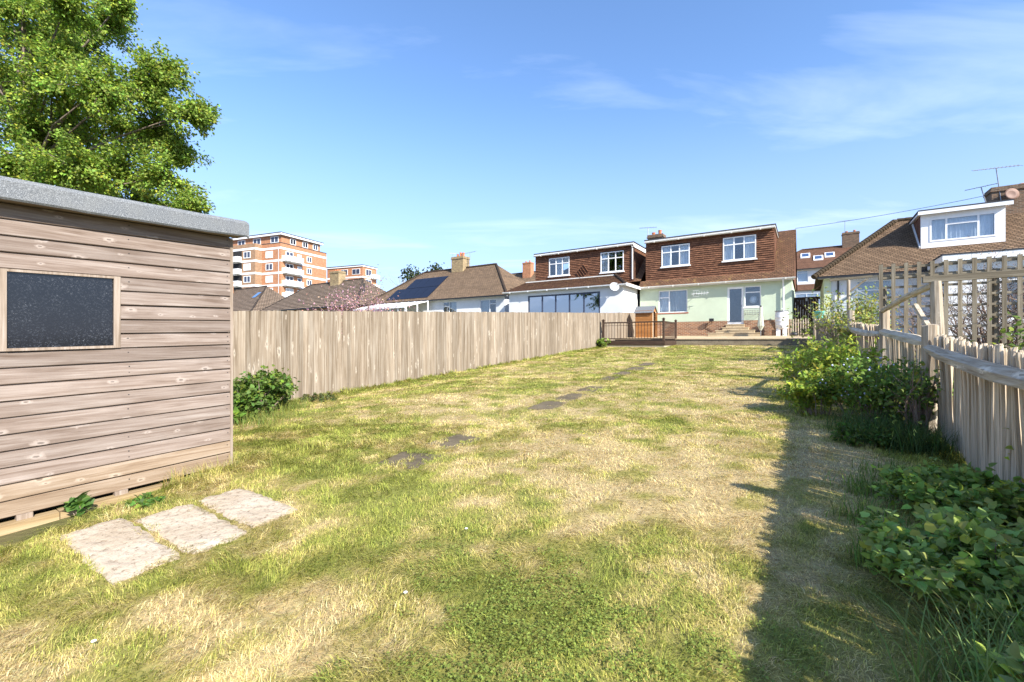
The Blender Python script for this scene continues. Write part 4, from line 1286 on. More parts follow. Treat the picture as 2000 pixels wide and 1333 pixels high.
# ------------------------------------------------------------------ further houses of the row
def hip_house(name, label, x0, x1, eave, ridge, mat, wallmat, hipd=3.8, yf=26.6, wins=(), base=None, group='houses along the row', hx=(True, True), cat='house'):
    yr = yf + 3.95; yb = yf + 7.9
    h = thing(name, label, cat, ((x0 + x1) / 2, yr, gz(min(yf, 85))), group)
    a, b = x0 + (hipd if hx[0] else 0), x1 - (hipd if hx[1] else 0)
    wy = yf + .32
    wall_holes(h, 'wall', wallmat, x0 + .4, x1 - .4, (base if base is not None else gz(yf) - .2), eave, wy, .25, [w[:4] for w in wins])
    MB().box(x0 + .4, x0 + .65, wy + .255, yb - .4, gz(min(yf, 85)) - .2, eave).build('side_wall', M[wallmat], h)
    MB().box(x1 - .65, x1 - .4, wy + .255, yb - .4, gz(min(yf, 85)) - .2, eave).build('side_wall', M[wallmat], h)
    MB().box(x0 + .66, x1 - .66, yb - .65, yb - .4, gz(min(yf, 85)) - .2, eave).build('rear_wall', M[wallmat], h)
    for w in wins: window(h, w[0], w[1], w[2], w[3], wy + .05, w[4], curtain=w[5] if len(w) > 5 else None)
    ch_ = .3 if mat == 'tile_con' else .13; lf = .05 if mat == 'tile_con' else .022
    courses(h, 'roof_front', mat, (x0, yf, eave), (x1, yf, eave), (a, yr, ridge), (b, yr, ridge), ch_, lf)
    m_ = MB(); m_.quad((x1, yb, eave), (x0, yb, eave), (a, yr, ridge), (b, yr, ridge)); m_.build('roof_rear', M[mat], h, boxuv=True)
    courses(h, 'roof_hip', mat, (x1, yf, eave), (x1, yb, eave), (b, yr - .01, ridge), (b, yr + .01, ridge), ch_, lf)
    courses(h, 'roof_hip', mat, (x0, yb, eave), (x0, yf, eave), (a, yr + .01, ridge), (a, yr - .01, ridge), ch_, lf)
    for p, q in (((x1, yf, eave + .02), (b, yr, ridge + .03)), ((x0, yf, eave + .02), (a, yr, ridge + .03)), ((a, yr, ridge + .03), (b, yr, ridge + .03))):
        ridge_tiles(h, 'ridge_tiles', p, q, mat, .10)
    MB().box(x0 + .02, x1 - .02, yf - .07, yf + .02, eave - .1, eave - .01).build('gutter', M['black'], h)
    MB().box(x0 + .1, x1 - .1, yf + .03, wy, eave - .09, eave - .05).build('soffit', M['white'], h)
    return h


hc = hip_house('white_bungalow', 'white bungalow with brown hipped roof and black solar panels', -34.3, -18.25, 4.90, 8.02, 'tile_roof', 'white_wall',
               wins=[(-24.85, -23.35, 3.3, 4.68, [(1, .72), (1.3, None)], [(.5, .98, 'cloth_grey')]), (-21.0, -19.45, 3.3, 4.66, [(1.5, None), (1, .74)], [(.02, .5, 'cloth_grey')])])
chimney(hc, -26.0, 30.5, 7.4, 9.05, 1.35, .9, 'brick_y', [(-.3, .3), (.05, .42), (.35, .38)])
aerial('roof_aerial', 'thin aerial left of the yellow brick chimney', (-26.9, 30.5, 8.0), (-26.9, 30.5, 9.5), R(60), 5, .7)
aerial('roof_aerial', 'thin aerial pointing right of the yellow brick chimney', (-24.9, 30.5, 8.0), (-24.9, 30.5, 9.35), R(-10), 6, 1.5)
sl = (8.02 - 4.90) / 3.95
for k in range(9):
    row = 0 if k < 5 else 1; i = k if row == 0 else k - 5
    x0 = (-31.7 if row == 0 else -30.68) + i * 1.03; t0, t1 = ((.25, 1.62), (1.66, 2.95))[row]
    m_ = MB(); o_ = .07
    y0, y1 = 26.6 + t0, 26.6 + t1
    q = [(x0, y0, 4.9 + sl * t0 + o_), (x0 + 1.015, y0, 4.9 + sl * t0 + o_), (x0 + 1.015, y1, 4.9 + sl * t1 + o_), (x0, y1, 4.9 + sl * t1 + o_)]
    m_.poly(q); m_.v += [(a, b + .02, c - .045) for a, b, c in q]
    for j in range(4): m_.f.append((4 + j, 4 + (j + 1) % 4, (j + 1) % 4, j))
    m_.build('solar_panel', M['solar'], hc)
cv = thing('conservatory', 'white lean-to conservatory roof against the white bungalow', 'conservatory', (-29, 25.2, gz(25)))
m_ = MB()
for i in range(9):
    x = -32.2 + i * .76; m_.beam((x, 23.9, 4.18), (x, 26.55, 4.80), .07, .07)
m_.build('glazing_bars', M['white'], cv)
for i in range(8):
    x = -32.2 + i * .76; q = MB(); q.quad((x + .04, 23.9, 4.19), (x + .72, 23.9, 4.19), (x + .72, 26.55, 4.81), (x + .04, 26.55, 4.81)); q.build('roof_panel', M['paper'], cv)
MB().box(-32.3, -26.0, 23.82, 23.9, 4.08, 4.22).build('gutter', M['white'], cv)
MB().box(-32.3, -26.0, 23.92, 24.0, 1.4, 2.2).build('dwarf_wall', M['white_wall'], cv)
for i in range(8): MB().box(-32.3 + i * .9, -32.22 + i * .9, 23.92, 24.0, 2.2, 4.1).build('mullion', M['white'], cv)
for y in (23.92, 25.2, 26.4): MB().box(-26.1, -26.02, y, y + .08, 1.4, 4.15 + (y - 23.9) * .23).build('mullion', M['white'], cv)

hb_ = hip_house('tiled_bungalow', 'bungalow with ribbed concrete tile roof behind the pink blossom', -53.5, -35.6, 4.95, 8.15, 'tile_con', 'brick', 4.1)
chimney(hb_, -44.0, 30.4, 7.6, 9.3, 1.6, .9, 'brick_y', [(-.4, .25), (0, .3), (.4, .25)])
MB().tube([(-37.3, 28.8, 6.5), (-37.3, 28.8, 7.3)], .08, 8).build('soil_pipe', M['black'], hb_)
ha = hip_house('far_bungalow', 'bungalow with brown tiled roof and skylight below the block of flats', -74, -55.5, 5.1, 8.75, 'tile_con', 'brick', 4.2)
chimney(ha, -68.5, 29.6, 7.6, 9.9, 1.5, .9, 'brick_o', [(-.35, .35), (.3, .4)])
MB().box(-72.5, -67.0, 27.3, 30, 5.6, 7.6).build('dormer', M['tile_hang'], ha, boxuv=True)
window(ha, -70.2, -68.4, 5.9, 7.3, 27.22, [(1, None), (1, None)])
MB().box(-72.7, -66.8, 27.1, 30, 7.603, 7.75).build('dormer_felt', M['white'], ha)
m_ = MB(); m_.quad((-59.6, 28.6, 7.08), (-58.7, 28.6, 7.08), (-58.7, 29.4, 7.82), (-59.6, 29.4, 7.82)); m_.build('skylight', M['glass_dark'], ha)

hf = hip_house('far_street_house', 'far brown roofed house with orange chimney between the bungalow and the dormer', -50, -31.5, 9.6, 12.6, 'tile_roof', 'white_wall', 4, yf=57)
chimney(hf, -37.0, 60.0, 11.5, 14.0, 1.5, 1.0, 'brick_o', [(-.4, .3), (.3, .35)])
hg = hip_house('far_white_house', 'white two storey house across the road with red-brown roof and skylights', -4.6, 13.5, 9.42, 12.15, 'tile_far', 'white_wall', 4.2, yf=58,
               wins=[(-.85, .15, 8.0, 9.25, [(1, .8)], [(.02, .98, 'cloth')]), (3.0, 5.0, 8.0, 9.2, [(1, .7), (1, .7)], [(.02, .98, 'cloth')])])
chimney(hg, 4.1, 62, 11.6, 13.6, 1.5, .9, 'brick_d', [(-.35, .2), (.35, .25)])
aerial('roof_aerial', 'pair of thin aerials above the grey far chimney', (3.6, 62, 12.2), (3.6, 62, 15.0), R(10), 7, 1.4)
sl2 = (12.15 - 9.42) / 3.95
for x, t in ((-.1, 2.55), (1.1, 1.85), (2.15, 2.3)):
    m_ = MB(); y0, y1 = 58 + t - .42, 58 + t + .42; f_ = lambda y, o: 9.42 + sl2 * (y - 58) + o
    m_.v += [(x - .45, y0, f_(y0, .12)), (x + .45, y0, f_(y0, .12)), (x + .45, y1, f_(y1, .12)), (x - .45, y1, f_(y1, .12)), (x - .45, y0, f_(y0, 0)), (x + .45, y0, f_(y0, 0)), (x + .45, y1, f_(y1, 0)), (x - .45, y1, f_(y1, 0))]
    m_.f += [(0, 1, 2, 3), (4, 5, 1, 0), (5, 6, 2, 1), (6, 7, 3, 2), (7, 4, 0, 3)]
    sk = m_.build('skylight', M['white'], hg)
    m_ = MB(); m_.quad((x - .33, y0 + .1, f_(y0 + .1, .13)), (x + .33, y0 + .1, f_(y0 + .1, .13)), (x + .33, y1 - .1, f_(y1 - .1, .13)), (x - .33, y1 - .1, f_(y1 - .1, .13))); m_.build('pane', M['glass_dark'], sk)
MB().box(-1.2, 2.2, 57.0, 58.3, 4.0, 6.9).build('bay', M['white_wall'], hg)
courses(hg, 'bay_roof', 'tile_far', (-1.4, 56.8, 6.9), (2.4, 56.8, 6.9), (-1.1, 58.4, 7.75), (2.1, 58.4, 7.75), .13)
window(hg, -1.0, 2.0, 5.4, 6.6, 56.93, [(1, None), (1, None), (1, None)])

# ------------------------------------------------------------------ bungalow on the right with hipped roof and white dormer
rb = thing('hipped_bungalow', 'bungalow with tan hipped tile roof and white dormer beyond the trellis', 'house', (6, 30, gz(27)))
RX0, RX1, RYF, REZ = .40, 12.5, 26.65, 4.66
RRY, RRZ, RD = 30.35, 7.75, 3.55
wall_holes(rb, 'wall', 'white_wall', .78, 12.1, 1.3, 4.62, 27.0, .28, [(2.0, 3.35, 2.7, 4.38)])
MB().box(.74, 1.02, 26.95, 26.997, 1.3, 4.62).build('corner_pier', M['mint2'], rb)
MB().box(.72, .778, 26.998, 34.0, 1.3, 4.62).build('side_wall', M['mint2'], rb)
window(rb, 2.0, 3.35, 2.7, 4.38, 27.05, [(1, .72)], curtain=[(.02, .98, 'cloth_grey')], t=.06)
courses(rb, 'roof_front', 'tile_old', (RX0, RYF, REZ), (RX1, RYF, REZ), (RX0 + RD, RRY, RRZ), (RX1, RRY, RRZ), .125, .028)
courses(rb, 'roof_hip', 'tile_old', (RX0, 34.1, REZ), (RX0, RYF, REZ), (RX0 + RD, RRY + .01, RRZ), (RX0 + RD, RRY - .01, RRZ), .125, .028)
m_ = MB(); m_.quad((RX1, 34.1, REZ), (RX0, 34.1, REZ), (RX0 + RD, RRY, RRZ), (RX1, RRY, RRZ)); m_.build('roof_rear', M['tile_old'], rb, boxuv=True)
ridge_tiles(rb, 'ridge_tiles', (RX0 + RD, RRY, RRZ + .02), (RX1, RRY, RRZ + .02), 'tile_old', .11)
hm = MB(); hm.tube([(0, 0, .03), (.1, 0, .04), (.30, 0, -.01)], [.135, .125, .075], 9); hme, hml = hm.mesh('hip_tile', M['tile_old'])
p, q = Vector((RX0, RYF, REZ + .03)), Vector((RX0 + RD, RRY, RRZ + .03)); nh_ = 34; dirn = (q - p).normalized(); xa = dirn; ya_ = Vector((0, 0, 1)).cross(xa).normalized(); za = xa.cross(ya_)
rot = Matrix((xa, ya_, za)).transposed()
for k in range(nh_): place('hip_tile', hme, p.lerp(q, (k + .3) / nh_) - Vector((0, 0, .1)), rb, rot=rot)
MB().box(RX0 + .03, 4.5, RYF - .08, RYF + .02, REZ - .10, REZ - .01).build('gutter', M['black'], rb)
MB().box(RX0 + .1, 4.4, RYF + .03, 26.99, REZ - .09, REZ - .05).build('soffit', M['white'], rb)
MB().tube([(1.3, 26.9, 4.55), (1.3, 26.93, 1.6)], .04, 8).build('downpipe', M['black'], rb)
# dormer
fy = 28.05
wall_holes(rb, 'dormer_front', 'white', 4.50, 7.25, 5.80, 7.42, fy, .12, [(4.80, 6.98, 6.12, 7.20)])
window(rb, 4.80, 6.98, 6.12, 7.20, fy - .02, [(1, None), (2.1, .70), (1, None)], curtain=[(.03, .97, 'cloth')], t=.07)
for x_ in (4.50, 7.25):
    m_ = MB(); m_.poly([(x_, fy + .13, 5.9), (x_, 30.2, 7.42), (x_, fy + .13, 7.42)]); m_.build('dormer_cheek', M['tile_hang'], rb, boxuv=True)
MB().beam((4.46, fy + .02, 5.86), (4.46, fy + 1.75, 7.36), .05, .14).build('dormer_flashing', M['white'], rb)
MB().box(4.38, 7.40, fy - .25, 30.4, 7.425, 7.50).box(4.36, 7.42, fy - .28, fy - .25, 7.38, 7.55).build('dormer_roof_deck', M['white'], rb)
MB().box(4.36, 7.44, fy - .29, 30.5, 7.553, 7.60).build('dormer_felt', M['roof_felt'], rb)
# rear extension with white fascia
wall_holes(rb, 'extension_wall', 'white_wall', 4.62, 12.1, 1.3, 4.62, 24.2, .25, [(6.2, 9.2, 2.3, 4.3)])
MB().box(4.62, 4.87, 24.455, 26.99, 1.3, 4.62).build('extension_side', M['white_wall'], rb)
window(rb, 6.2, 9.2, 2.3, 4.3, 24.25, [(1, .75), (1, .75), (1, .75)])
MB().box(4.48, 12.2, 23.95, 23.99, 4.62, 4.86).box(4.48, 4.52, 23.99, 26.6, 4.62, 4.86).build('extension_fascia', M['white'], rb)
MB().box(4.46, 12.3, 23.93, 27.6, 4.865, 4.92).build('extension_felt', M['roof_felt'], rb)
MB().box(4.52, 12.2, 23.99, 27.9, 4.75, 4.85).build('extension_ceiling', M['white'], rb)
chimney(rb, 8.15, 30.35, 7.2, 8.72, 1.75, .95, 'brick_d', [(-.5, .1), (.2, .12)])
dsh = MB(); dsh.lathe((0, 0, 0), [(.02, 0), (.15, .02), (.27, .07), (.275, .085), (.15, .04), (.02, .02)], 18)
dm, dl = dsh.mesh('reflector', M['dish_red'], True)
rd = thing('rusty_dish', 'rust coloured satellite dish on the big dark chimney', 'satellite dish', (7.85, 29.75, 8.2))
place('reflector', dm, (7.85, 29.75, 8.25), rd, rot=Matrix.Rotation(R(80), 3, 'X') @ Matrix.Rotation(R(20), 3, 'Y'))
MB().tube([(7.85, 29.78, 8.25), (7.85, 29.87, 8.25)], .03, 6).build('bracket', M['metal'], rd)
aerial('roof_aerial', 'long many-toothed aerial on the tallest mast at the right', (7.6, 29.8, 7.6), (7.45, 30.0, 9.65), R(10), 13, 1.65)
aerial('roof_aerial', 'plain aerial on a leaning mast beside the tallest mast', (7.15, 29.8, 7.6), (6.95, 30.0, 8.85), R(-28), 4, 1.1)
cb = MB(); pts = [(-.55 + 8.0 * t, 30.7 - .3 * t, 8.08 + .45 * t - .35 * 4 * t * (1 - t) * .3) for t in np.linspace(0, 1, 13)]
tag(cb.tube(pts, .013, 4).build('overhead_cable', M['black']), 'thin overhead cable crossing the sky between the two houses', 'cable')

# greenhouse, climbing post and pots in the right-hand garden
gh = thing('greenhouse', 'small aluminium greenhouse with pitched glass roof behind the fence', 'greenhouse', (1.33, 19.3, gz(19)))
gx0, gx1, gy0, gy1, ge, gr_ = .76, 1.96, 18.0, 20.6, 2.70, 3.12; gm = (gx0 + gx1) / 2; gb = gz(19) - .1
m_ = MB()
for y in (gy0, (gy0 + gy1) / 2, gy1):
    for x in (gx0, gx1): m_.beam((x, y, gb), (x, y, ge), .03, .03)
    m_.beam((gx0, y, ge), (gm, y, gr_), .03, .03); m_.beam((gx1, y, ge), (gm, y, gr_), .03, .03)
    m_.beam((gm, y, gb), (gm, y, gr_), .025, .025); m_.beam((gx0, y, ge), (gx1, y, ge), .025, .03); m_.beam((gx0, y, ge - .7), (gx1, y, ge - .7), .02, .025)
for x, z in ((gx0, ge), (gx1, ge), (gm, gr_)): m_.beam((x, gy0 - .03, z), (x, gy1, z), .04, .04)
m_.build('frame', M['alu'], gh)
for y0, y1 in ((gy0, (gy0 + gy1) / 2), ((gy0 + gy1) / 2, gy1)):
    for x, s_ in ((gx0, 1), (gx1, 1)):
        q = MB(); q.quad((x, y0 + .02, gb + .4), (x, y1 - .02, gb + .4), (x, y1 - .02, ge), (x, y0 + .02, ge)); q.build('pane', M['glass_gh'], gh)
        q = MB(); q.quad((x, y0 + .02, ge + .02), (x, y1 - .02, ge + .02), (gm, y1 - .02, gr_ + .01), (gm, y0 + .02, gr_ + .01)); q.build('roof_pane', M['glass_gh'], gh)
q = MB(); q.poly([(gx0, gy0, gb + .4), (gx1, gy0, gb + .4), (gx1, gy0, ge), (gm, gy0, gr_), (gx0, gy0, ge)]); q.build('gable_pane', M['glass_gh'], gh)
MB().box(gx0, gx1, gy0, gy0 + .03, gb, gb + .39).build('base_panel', M['alu'], gh)
tpst = thing('climber_post', 'tall grey post with a cross arm wrapped by the climbing plant', 'post', (.98, 15.5, gz(15.5)))
rough_post('post', .98, 15.5, gz(15.5), 3.2, .08, tpst, seed=9)
MB().beam((.55, 15.5, 3.21), (1.5, 15.5, 3.25), .07, .06).build('cross_arm', M['lattice_x'], tpst)
MB().beam((1.0, 15.5, 2.85), (1.4, 15.5, 3.2), .05, .05).build('brace', M['lattice_x'], tpst)
tt = MB(); tt.lathe((.42, 21.4, 2.36), [(.10, 0), (.14, .05), (.17, .26), (.20, .28), (.20, .30), (.15, .29)], 14)
tag(tt.build('plastic_tub', M['turq'], smooth=True), 'turquoise plastic tub perched on the far end of the paling fence', 'tub')
tst = MB().box(.32, .52, 21.3, 21.5, gz(21.4) - .05, 2.355); tag(tst.build('tub_stand', M['post']), 'pale timber stand under the turquoise tub', 'stand')

# ------------------------------------------------------------------ block of flats in the distance
FT = Matrix.Translation((-94.3, 51.2, 0)) @ Matrix.Rotation(R(11.7), 4, 'Z')
fl_ = thing('apartment_block', 'distant orange brick block of flats with white bands and balconies', 'building', (-100, 58, gz(58)))


def fb(mb, name, mat, parent=fl_, boxuv=False):
    uvs = None
    mb.v = [tuple(FT @ Vector(v)) for v in mb.v]
    return mb.build(name, M[mat], parent, boxuv=boxuv)


Z0 = 3.0
BANDS = [21.6, 18.92, 16.24, 13.56, 10.88]
fb(MB().box(-28, 0, 0, 12.9, Z0, 22.7), 'wall', 'brick_o', boxuv=True)
fb(MB().box(-28, -5.6, -1.66, -.002, Z0, 22.7), 'projecting_wall', 'brick_b', boxuv=True)
fb(MB().box(-27, -1.3, 1.3, 12.2, 22.7, 24.75), 'penthouse_wall', 'brick_o', boxuv=True)
fb(MB().box(-27.8, -.7, .7, 12.6, 24.75, 25.2), 'penthouse_roof', 'white')
fb(MB().box(-27.9, -.6, .6, 12.7, 25.2, 25.3), 'roof_edge', 'roof_felt')
fb(MB().box(-28, .06, -.06, 12.96, 22.7, 22.82), 'coping', 'roof_felt')
for z in BANDS:
    m_ = MB().box(.0, .05, -.05, 12.93, z - .22, z + .22).box(-5.59, .0, -.05, 0, z - .22, z + .22).box(-28, -5.55, -1.71, -1.66, z - .22, z + .22).box(-5.6, -5.55, -1.66, -.05, z - .22, z + .22)
    fb(m_, 'floor_band', 'white')


def flat_win(axis, a, b, z0, z1, off):
    """axis 'x': face at local x=off looking +x, a..b along y ; axis 'y': face at local y=off looking -y, a..b along x"""
    m_ = MB(); t = .12
    def bx(m, u0, u1, c0, c1, d0, d1):
        if axis == 'x': m.box(off + d0, off + d1, u0, u1, c0, c1)
        else: m.box(u0, u1, off - d1, off - d0, c0, c1)
    bx(m_, a, b, z0, z0 + t, 0, .07); bx(m_, a, b, z1 - t, z1, 0, .07); bx(m_, a, a + t, z0 + t, z1 - t, 0, .07); bx(m_, b - t, b, z0 + t, z1 - t, 0, .07)
    c = (a + b) / 2
    if b - a > 1.2: bx(m_, c - t / 2, c + t / 2, z0 + t, z1 - t, 0, .065)
    w = fb(m_, 'window', 'white')
    g_ = MB(); bx(g_, a + t, b - t, z0 + t, z1 - t, .01, .03); fb(g_, 'pane', random.choice(('solar', 'anth', 'anth', 'dish')), w)
    return w


def balcony(x0, x1, y0, y1, z):
    m_ = MB().box(x0, x1, y0, y1, z - .12, z + .02).box(x0, x1, y0, y0 + .06, z + .02, z + 1.05).box(x1 - .06, x1, y0 + .06, y1, z + .02, z + 1.05)
    m_.box(x0, x0 + .06, y0 + .06, y1, z + .02, z + 1.05).box(x0 + .06, x1 - .06, y1 - .06, y1, z + .02, z + 1.05)
    fb(m_, 'balcony', 'white')


for k_, z in enumerate(BANDS[1:]):
    flat_win('x', 1.3, 3.3, z + .5, z + 2.2, 0); flat_win('x', 4.4, 5.5, z + .75, z + 2.05, 0); flat_win('x', 7.0, 8.4, z + .75, z + 2.05, 0)
    balcony(.0, 1.35, .35, 4.95, z + .05)
    flat_win('y', -4.4, -2.3, z + .7, z + 2.15, 0)
    flat_win('y', -9.1, -7.0, z + .7, z + 2.15, -1.66)
    fb(MB().box(-12.5, -9.7, -1.675, -1.662, z + .2, z + 2.4), 'recess_shade_sheet', 'dark_in')  # flat dark sheet on the wall, standing for the shade inside a recessed balcony
    balcony(-12.4, -9.8, -2.6, -1.66, z + .05)
    flat_win('y', -16.5, -14.2, z + .7, z + 2.15, -1.66)
for y in (3.6, 7.0, 10.0): flat_win('x', y, y + 1.5, 23.2, 24.5, -1.3)
for x in (-4.5, -10, -15): flat_win('y', x, x + 2.4, 23.2, 24.6, 1.3)
fb(MB().box(-.55, -.45, -.12, -.02, Z0, 21.5), 'downpipe', 'dish')
# the lower wing further back
wg = thing('apartment_wing', 'lower orange brick wing at the right of the block of flats', 'building', (-98, 72, gz(72)))
FT_old = FT
FT = Matrix.Translation((-96.5, 74, 0)) @ Matrix.Rotation(R(11.7), 4, 'Z')
fl_main = fl_
fb(MB().box(-12, 0, 0, 5.5, Z0, 21.0), 'wall', 'brick_o', wg, True)
fb(MB().box(-12.2, .2, -.2, 5.7, 21.0, 21.35), 'roof_edge', 'white', wg)
fb(MB().box(-12.3, .3, -.3, 5.8, 21.35, 21.45), 'roof_felt', 'roof_felt', wg)
for z in (18.3, 15.6):
    fb(MB().box(.0, .05, -.05, 5.5, z - .2, z + .2).box(-12, 0, -.05, 0, z - .2, z + .2), 'floor_band', 'white', wg)
    for x in (-3.4, -7.5):
        w = fb(MB().box(x, x + 2.6, -.06, 0, z + .7, z + 2.2), 'window', 'white', wg); fb(MB().box(x + .12, x + 1.24, -.075, -.062, z + .82, z + 2.08).box(x + 1.36, x + 2.48, -.075, -.062, z + .82, z + 2.08), 'pane', 'anth', w)
    for y in (1.2,):
        w = fb(MB().box(0, .06, y, y + 2.2, z + .5, z + 2.2), 'window', 'white', wg); fb(MB().box(.062, .075, y + .12, y + 1.04, z + .62, z + 2.08).box(.062, .075, y + 1.16, y + 2.08, z + .62, z + 2.08), 'pane', 'anth', w)
    fb(MB().box(.0, 1.2, 3.0, 5.4, z - .05, z + 1.0), 'balcony', 'white', wg)


# ------------------------------------------------------------------ plants
def twigs(mb, p, d, length, rad, depth, tips, rng, spread=.55, sides=5, up=.08, nseg=3, kids=(2, 3), shrink=.72):
    pts = [Vector(p)]; dv = Vector(d).normalized(); q = Vector(p)
    for i in range(nseg):
        dv = (dv + Vector((rng.gauss(0, .16), rng.gauss(0, .16), rng.gauss(0, .12) + up))).normalized()
        q = q + dv * length / nseg; pts.append(q.copy())
    rr = [rad * (1 - .45 * i / nseg) for i in range(nseg + 1)]
    mb.tube(pts, rr, sides, cap=False)
    if depth == 0:
        tips.append((pts[-1], dv)); tips.append((pts[-2], dv)); return
    for k in range(rng.randint(*kids)):
        a = pts[-1] if k == 0 else pts[rng.randint(1, nseg)]
        nd = (dv + Vector((rng.gauss(0, spread), rng.gauss(0, spread), rng.gauss(0, spread * .8)))).normalized()
        twigs(mb, a, nd, length * shrink * rng.uniform(.8, 1.15), rr[-1] * .75, depth - 1, tips, rng, spread, max(3, sides - 1), up, nseg, kids, shrink)


def shrub(name, label, base, n_stem, h, spread, leafL, leafW, colr, n_per, group=None, cat='shrub', depth=2, rich=True, seed=1, droop=.2, var=.18, stem='twig', lean=(0, 0)):
    rng = random.Random(seed)
    t = thing(name, label, cat, base, group)
    mb = MB(); tips = []
    for i in range(n_stem):
        a = rng.uniform(0, 2 * math.pi); r = spread * math.sqrt(rng.random())
        p = (base[0] + r * .45 * math.cos(a), base[1] + r * .45 * math.sin(a), base[2] - .03)
        d = (math.cos(a) * r / h + lean[0], math.sin(a) * r / h + lean[1], 1.0)
        twigs(mb, p, d, h * rng.uniform(.36, .52), .012 * h + .002, depth, tips, rng, .5, 5)
    mb.build('stems', M[stem], t)
    T = np.array([tuple(a) for a, _ in tips]); Dv = np.array([tuple(b) for _, b in tips])
    k = np.repeat(np.arange(len(T)), n_per)
    P = T[k] + RNG.normal(0, h * .055, (len(k), 3)) - Dv[k] * (RNG.random((len(k), 1)) * h * .16)
    P[:, 2] = np.maximum(P[:, 2], base[2] + .02)
    leaf_object('foliage', t, P, Dv[k], leafL, leafW, colr, var, rich, droop)
    return t, tips


# big tree beyond the fence, behind the shed
CL = [(-17.44, 2.66, 6.14, 0.97), (-15.85, 3.25, 5.98, 0.94), (-15.99, 4.21, 6.25, 0.86), (-14.82, 4.79, 6.04, 0.64), (-14.06, 5.14, 5.25, 0.34), (-18.17, 2.78, 7.48, 1.01),
      (-19.22, 3.93, 8.23, 1.14), (-17.55, 4.63, 8.06, 0.95), (-15.86, 5.12, 7.66, 0.84), (-14.34, 5.22, 7.87, 0.5), (-14.51, 5.64, 8.07, 0.27), (-15.0, 4.44, 8.49, 0.77), (-14.79, 4.84, 8.97, 0.46),
      (-15.31, 3.62, 8.13, 0.94), (-16.89, 2.96, 8.31, 0.96), (-21.02, 2.77, 9.55, 0.98), (-20.04, 3.06, 10.81, 1.11), (-18.76, 3.84, 10.92, 0.95), (-18.01, 4.32, 11.31, 0.63), (-16.45, 3.17, 10.47, 0.68),
      (-18.0, 2.56, 10.74, 0.85), (-16.94, 4.41, 11.49, 0.43), (-15.42, 5.36, 7.03, 0.58), (-17.1, 5.13, 5.82, 0.64), (-18.66, 4.17, 5.77, 0.97), (-16.78, 2.56, 5.03, 0.8),
      (-19.5, 1.2, 8.0, 1.1), (-20.5, 1.0, 10.5, 1.2), (-18.5, .6, 6.5, 1.1), (-20.3, 4.6, 6.9, 1.0), (-21.4, 3.6, 8.3, 1.0), (-18.4, 2.0, 12.4, 1.1), (-20.2, 2.4, 12.6, 1.0), (-17.0, 1.2, 9.4, .9), (-17.2, 3.4, 9.5, .7)]
tr = thing('broadleaf_tree', 'large leafy green tree rising behind the shed', 'tree', (-18.4, 2.9, gz(2.9)))
rg = random.Random(5)
tb = MB(); hub = Vector((-18.4, 2.9, 4.2)); top = Vector((-18.6, 2.8, 8.6))
tb.tube([(-18.4, 2.9, gz(2.9) - .1), (-18.45, 2.9, 2.2), tuple(hub), (-18.55, 2.85, 6.5), tuple(top), (-18.5, 2.6, 11.4)], [.34, .27, .24, .17, .12, .05], 10)
LP, LD, LR = [], [], []
for (x, y, z, r_) in CL:
    c = Vector((x, y, z)); f = max(.0, min(1, (z - 5.0) / 6.5)); st_ = hub.lerp(top, min(1, f * .9))
    mid = st_.lerp(c, .5) + Vector((rg.gauss(0, .15), rg.gauss(0, .15), .25))
    tb.tube([tuple(st_), tuple(st_.lerp(mid, .5) + Vector((0, 0, .1))), tuple(mid), tuple(c)], [.05, .04, .026, .014], 6)
    nt = int(10 + 24 * r_)
    for k in range(nt):
        d = Vector((rg.gauss(0, 1), rg.gauss(0, 1), rg.gauss(0, .75))).normalized(); e = c + d * r_ * (.45 + 1.0 * rg.random() ** 1.2)
        m1 = c.lerp(e, .5) + Vector((rg.gauss(0, .06), rg.gauss(0, .06), rg.gauss(.04, .06)))
        tb.tube([tuple(c), tuple(m1), tuple(e)], [.016, .010, .004], 4, cap=False)
        nl = int(84 + 74 * r_)
        for j in range(nl):
            s_ = rg.random() ** .6; p = (c.lerp(m1, s_ * 2) if s_ < .5 else m1.lerp(e, s_ * 2 - 1))
            LP.append((p.x + rg.gauss(0, .11), p.y + rg.gauss(0, .11), p.z + rg.gauss(0, .09) - .02)); LD.append(tuple(d))
tb.build('trunk', M['bark'], tr, smooth=True)
print('tree leaves', len(LP))
leaf_object('crown', tr, np.array(LP), np.array(LD), .088, .07, (.245, .345, .06), .28, False, .35, .8)

# far trees over the roofs
def small_tree(name, label, base, h, w, colr, n_leaf, seed, bare=False, leaf=.35):
    rng = random.Random(seed); t = thing(name, label, 'tree', base); mb = MB(); tips = []
    mb.tube([base, (base[0], base[1], base[2] + h * .4)], [h * .03, h * .022], 7)
    for k in range(7):
        a = rng.uniform(0, 6.28); twigs(mb, (base[0], base[1], base[2] + h * rng.uniform(.25, .42)), (math.cos(a) * w / h * 1.6, math.sin(a) * w / h * 1.6, 1), h * .28, h * .012, 3 if bare else 2, tips, rng, .45, 4)
    mb.build('trunk', M['twig'], t)
    if not bare:
        T = np.array([tuple(a) for a, _ in tips]); Dv = np.array([tuple(b) for _, b in tips]); k = np.repeat(np.arange(len(T)), n_leaf)
        leaf_object('crown', t, T[k] + RNG.normal(0, h * .05, (len(k), 3)), Dv[k], leaf, leaf * .8, colr, .25, False, .2)
    return t


small_tree('evergreen_tree', 'dark evergreen tree beyond the roof ridge left of the yellow chimney', (-49.5, 50, gz(50)), 10.6, 3.2, (.05, .075, .025), 26, 2, leaf=.42)
small_tree('bare_tree', 'bare branched tree just left of the dark evergreen', (-53.5, 50, gz(50)), 9.8, 2.4, (.1, .1, .1), 0, 3, True)

